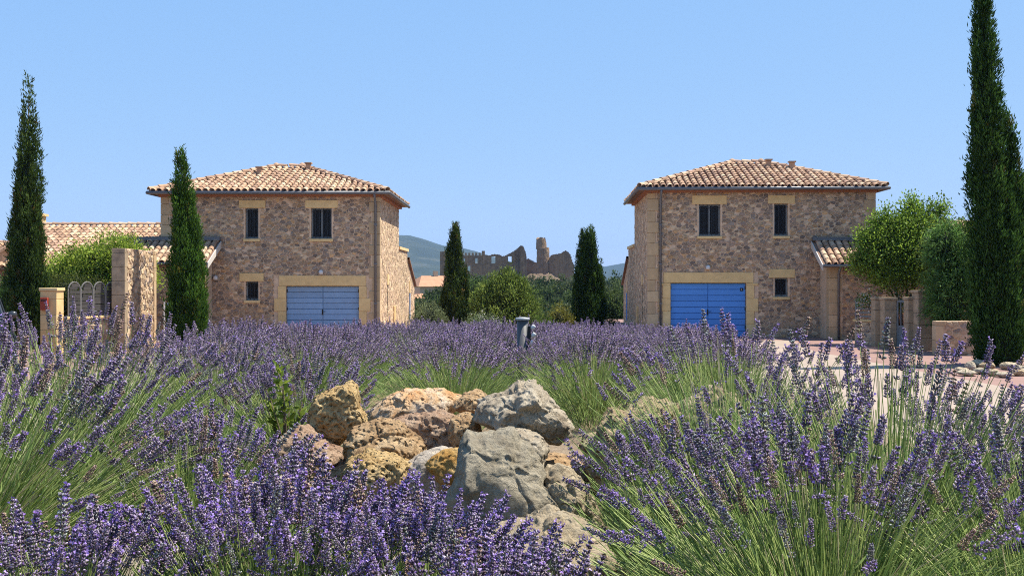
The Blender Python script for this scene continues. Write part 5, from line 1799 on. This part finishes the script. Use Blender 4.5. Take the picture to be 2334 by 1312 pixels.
def near_plant(label, x, y, H, spread, n, seed, lean=(0, 0), ntuft=2600, cap=300, flower=.7, ss=1.0, violet=0.1):
    rng = np.random.default_rng(seed)
    z = bh(x, y)
    root = thing('lavender_plant', label, 'lavender', (x, y, z), 0, 'lavender plants around the rocks')
    Pts, D, th = lav_curves(rng, n, H, spread, lean)
    r = rng.uniform(.0012, .0019, n)
    V, Fq, C = stems_geo(Pts, r, stem_cols(rng, n))
    tag(add('stems', np_mesh('stems', V, Fq, C, M_STEM), root), kind='stuff')
    V, Fq, C = leaf_tuft(rng, ntuft, H, spread, .16)
    tag(add('leaves', np_mesh('leaves', V, Fq, C, M_STEM), root), kind='stuff')
    has = rng.random(n) < flower * (1 - .8 * sstep(.5, .95, th / spread))
    P = Pts[has, -1]; Dd = unit(D[has] + rng.normal(0, .12, (has.sum(), 3)))
    s = rng.uniform(.75, 1.40, len(P)) * ss
    Wp = P + np.array([x, y, z])
    px = CX + Wp[:, 0] / Wp[:, 1] * F; py = HZ + (CAMZ - Wp[:, 2]) / Wp[:, 1] * F
    inview = (px > -30) & (px < 2364) & (py > -20) & (py < 1340) & (Wp[:, 1] > .3)
    order = np.argsort(np.where(inview, Wp[:, 1], 1e6))
    big = order[:min(cap, int(inview.sum()))]
    rest = order[len(big):]
    Fm = frames(Dd, rng)
    for i in big:
        o = bpy.data.objects.new('flower_spike', SP_MV[int(rng.integers(len(SP_MV)))] if rng.random() < violet else SP_ME[int(rng.integers(len(SP_ME)))])
        COL.objects.link(o)
        o.parent = root
        o.location = P[i]
        o.rotation_euler = Matrix(Fm[i].tolist()).to_euler()
        o.scale = (s[i],) * 3
    if len(rest):
        V, Fc, C = spikes_joined(P[rest], Dd[rest], s[rest], rng, SP_LO)
        tag(add('flower_spikes', np_mesh('flower_spikes', V, Fc, C, M_FLOWER), root), kind='stuff')
    return root


NEAR = [
    # label, x, y, height, spread, stems, lean, share in flower, share of violet heads
    ('lavender plant leaning towards the rocks at the picture edge below the car', -1.85, 3.5, .86, 1.0, 620, (.30, 0), .55, .08),
    ('tall lavender plant in front of the limestone pillar with red letterbox', -1.95, 4.7, .90, .85, 330, (.12, 0), .62, .08),
    ('lavender plant just behind the yellow green sapling', -1.15, 5.6, .60, .95, 300, (.05, 0), .8, .1),
    ('lavender plant in front of the parked car', -2.5, 5.7, .84, .85, 260, (.05, 0), .7, .05),
    ('lavender plant below the short cypress', -1.75, 6.3, .68, .9, 280, (.1, 0), .8, .05),
    ('lavender plant arching low over the flat pale stone', -1.2, 4.0, .52, 1.05, 460, (.22, 0), .5, .15),
    ('front lavender plant beside the pale boulder', -1.12, 2.55, .49, .75, 280, (.05, .05), .85, .4),
    ('dense violet lavender plant in front of the reddish brown rock', -.62, 2.75, .52, .75, 330, (.03, .05), .9, .6),
    ('violet lavender plant in front of the pitted ochre rock', -.28, 2.75, .48, .72, 310, (.05, .05), .9, .6),
    ('low violet lavender plant at the foot of the tall grey boulder', -.03, 2.45, .40, .72, 260, (.05, .05), .9, .5),
    ('lavender plant with green stems fanning across the large sandy slab', .80, 2.75, .68, .98, 800, (-.13, .08), .36, .25),
    ('lavender plant whose flowers hide the rough ochre rock', .66, 3.6, .55, .85, 300, (-.14, 0), .62, .25),
    ('tall lavender plant in front of the low grey stone wall', 1.2, 3.35, .86, .80, 400, (.05, 0), .34, .2),
    ('tall lavender plant covering the cream ridged rock', .86, 4.1, .80, .75, 240, (0, 0), .42, .25),
    ('lavender plant cut by the picture edge before the big cypress', 1.42, 2.75, .62, .85, 540, (.12, .05), .38, .1),
    ('lavender plant below the stones ringing the big cypress', 1.85, 4.1, .58, .8, 320, (.10, 0), .5, .1),
    ('lavender plant behind the cream ridged rock', 1.2, 5.0, .54, .85, 280, (.05, 0), .45, .1),
]
for i, (lb_, x, y, H, spd, ns, ln, fl_, vi_) in enumerate(NEAR):
    near_plant(lb_, x, y, H, spd, ns, 700 + i, ln, cap=170, flower=fl_, violet=vi_)

# massed plants further back: five built plants, the rest copies of them


def mid_plant_meshes(seed):
    rng = np.random.default_rng(seed)
    n = 330
    Pts, D, th = lav_curves(rng, n, .66, .92)
    V, Fq, C = stems_geo(Pts, rng.uniform(.0012, .0018, n), stem_cols(rng, n))
    m1 = np_mesh('stems', V, Fq, C, M_STEM)
    V, Fq, C = leaf_tuft(rng, 1700, .72, .95, .18)
    m2 = np_mesh('leaves', V, Fq, C, M_STEM)
    has = rng.random(n) < .92 * (1 - .8 * sstep(.5, .95, th / .92))
    V, Fc, C = spikes_joined(Pts[has, -1], unit(D[has] + rng.normal(0, .1, (has.sum(), 3))), rng.uniform(.95, 1.35, has.sum()), rng, SP_LO)
    m3 = np_mesh('flower_spikes', V, Fc, C, M_FLOWER)
    return m1, m2, m3


MID = [mid_plant_meshes(900 + i) for i in range(6)]
rm = random.Random(99)
FIRST = ['green centred lavender clump just beyond the pointed ochre rock', 'green centred lavender clump beyond the flat orange and whitish rock',
         'green centred lavender clump between the big grey beige boulder and the rough ochre rock', 'green centred lavender clump beyond the cream ridged rock',
         'green centred lavender clump beyond the yellow green sapling']
spots = [(-1.55, 7.9, 1.02), (-.42, 7.7, .98), (.60, 7.9, 1.0), (1.58, 7.8, .98), (-2.45, 7.6, .95)]
y = 8.75
while y < 20.2:
    hw = 2.55 if y < 15 else 2.55 - (y - 15) * .06
    if y > 11: hw += .25
    n = int(hw * 2 / .86)
    for k in range(n + 1):
        spots.append((-hw + 2 * hw * k / n + rm.uniform(-.16, .16), y + rm.uniform(-.2, .2), rm.uniform(.86, 1.04)))
    y += .86
spots = [q for i, q in enumerate(spots) if i < 5 or q[0] < (1625 - CX) / F * q[1]]
spots = [q for q in spots if math.hypot(q[0] - X(1191, bd), q[1] - bd) > .32]
for i, (x, yy, s) in enumerate(spots):
    lab = FIRST[i] if i < len(FIRST) else 'lavender plant in the massed purple rows beyond the green centred clumps'
    root = thing('lavender_plant', lab, 'lavender', (x, yy, bh(x, yy)), rm.uniform(0, 6.28), 'massed lavender plants beyond the rocks')
    root.scale = (s, s, s)
    for nm, me in zip(('stems', 'leaves', 'flower_spikes'), MID[i % len(MID)]):
        tag(add(nm, me, root), kind='stuff')
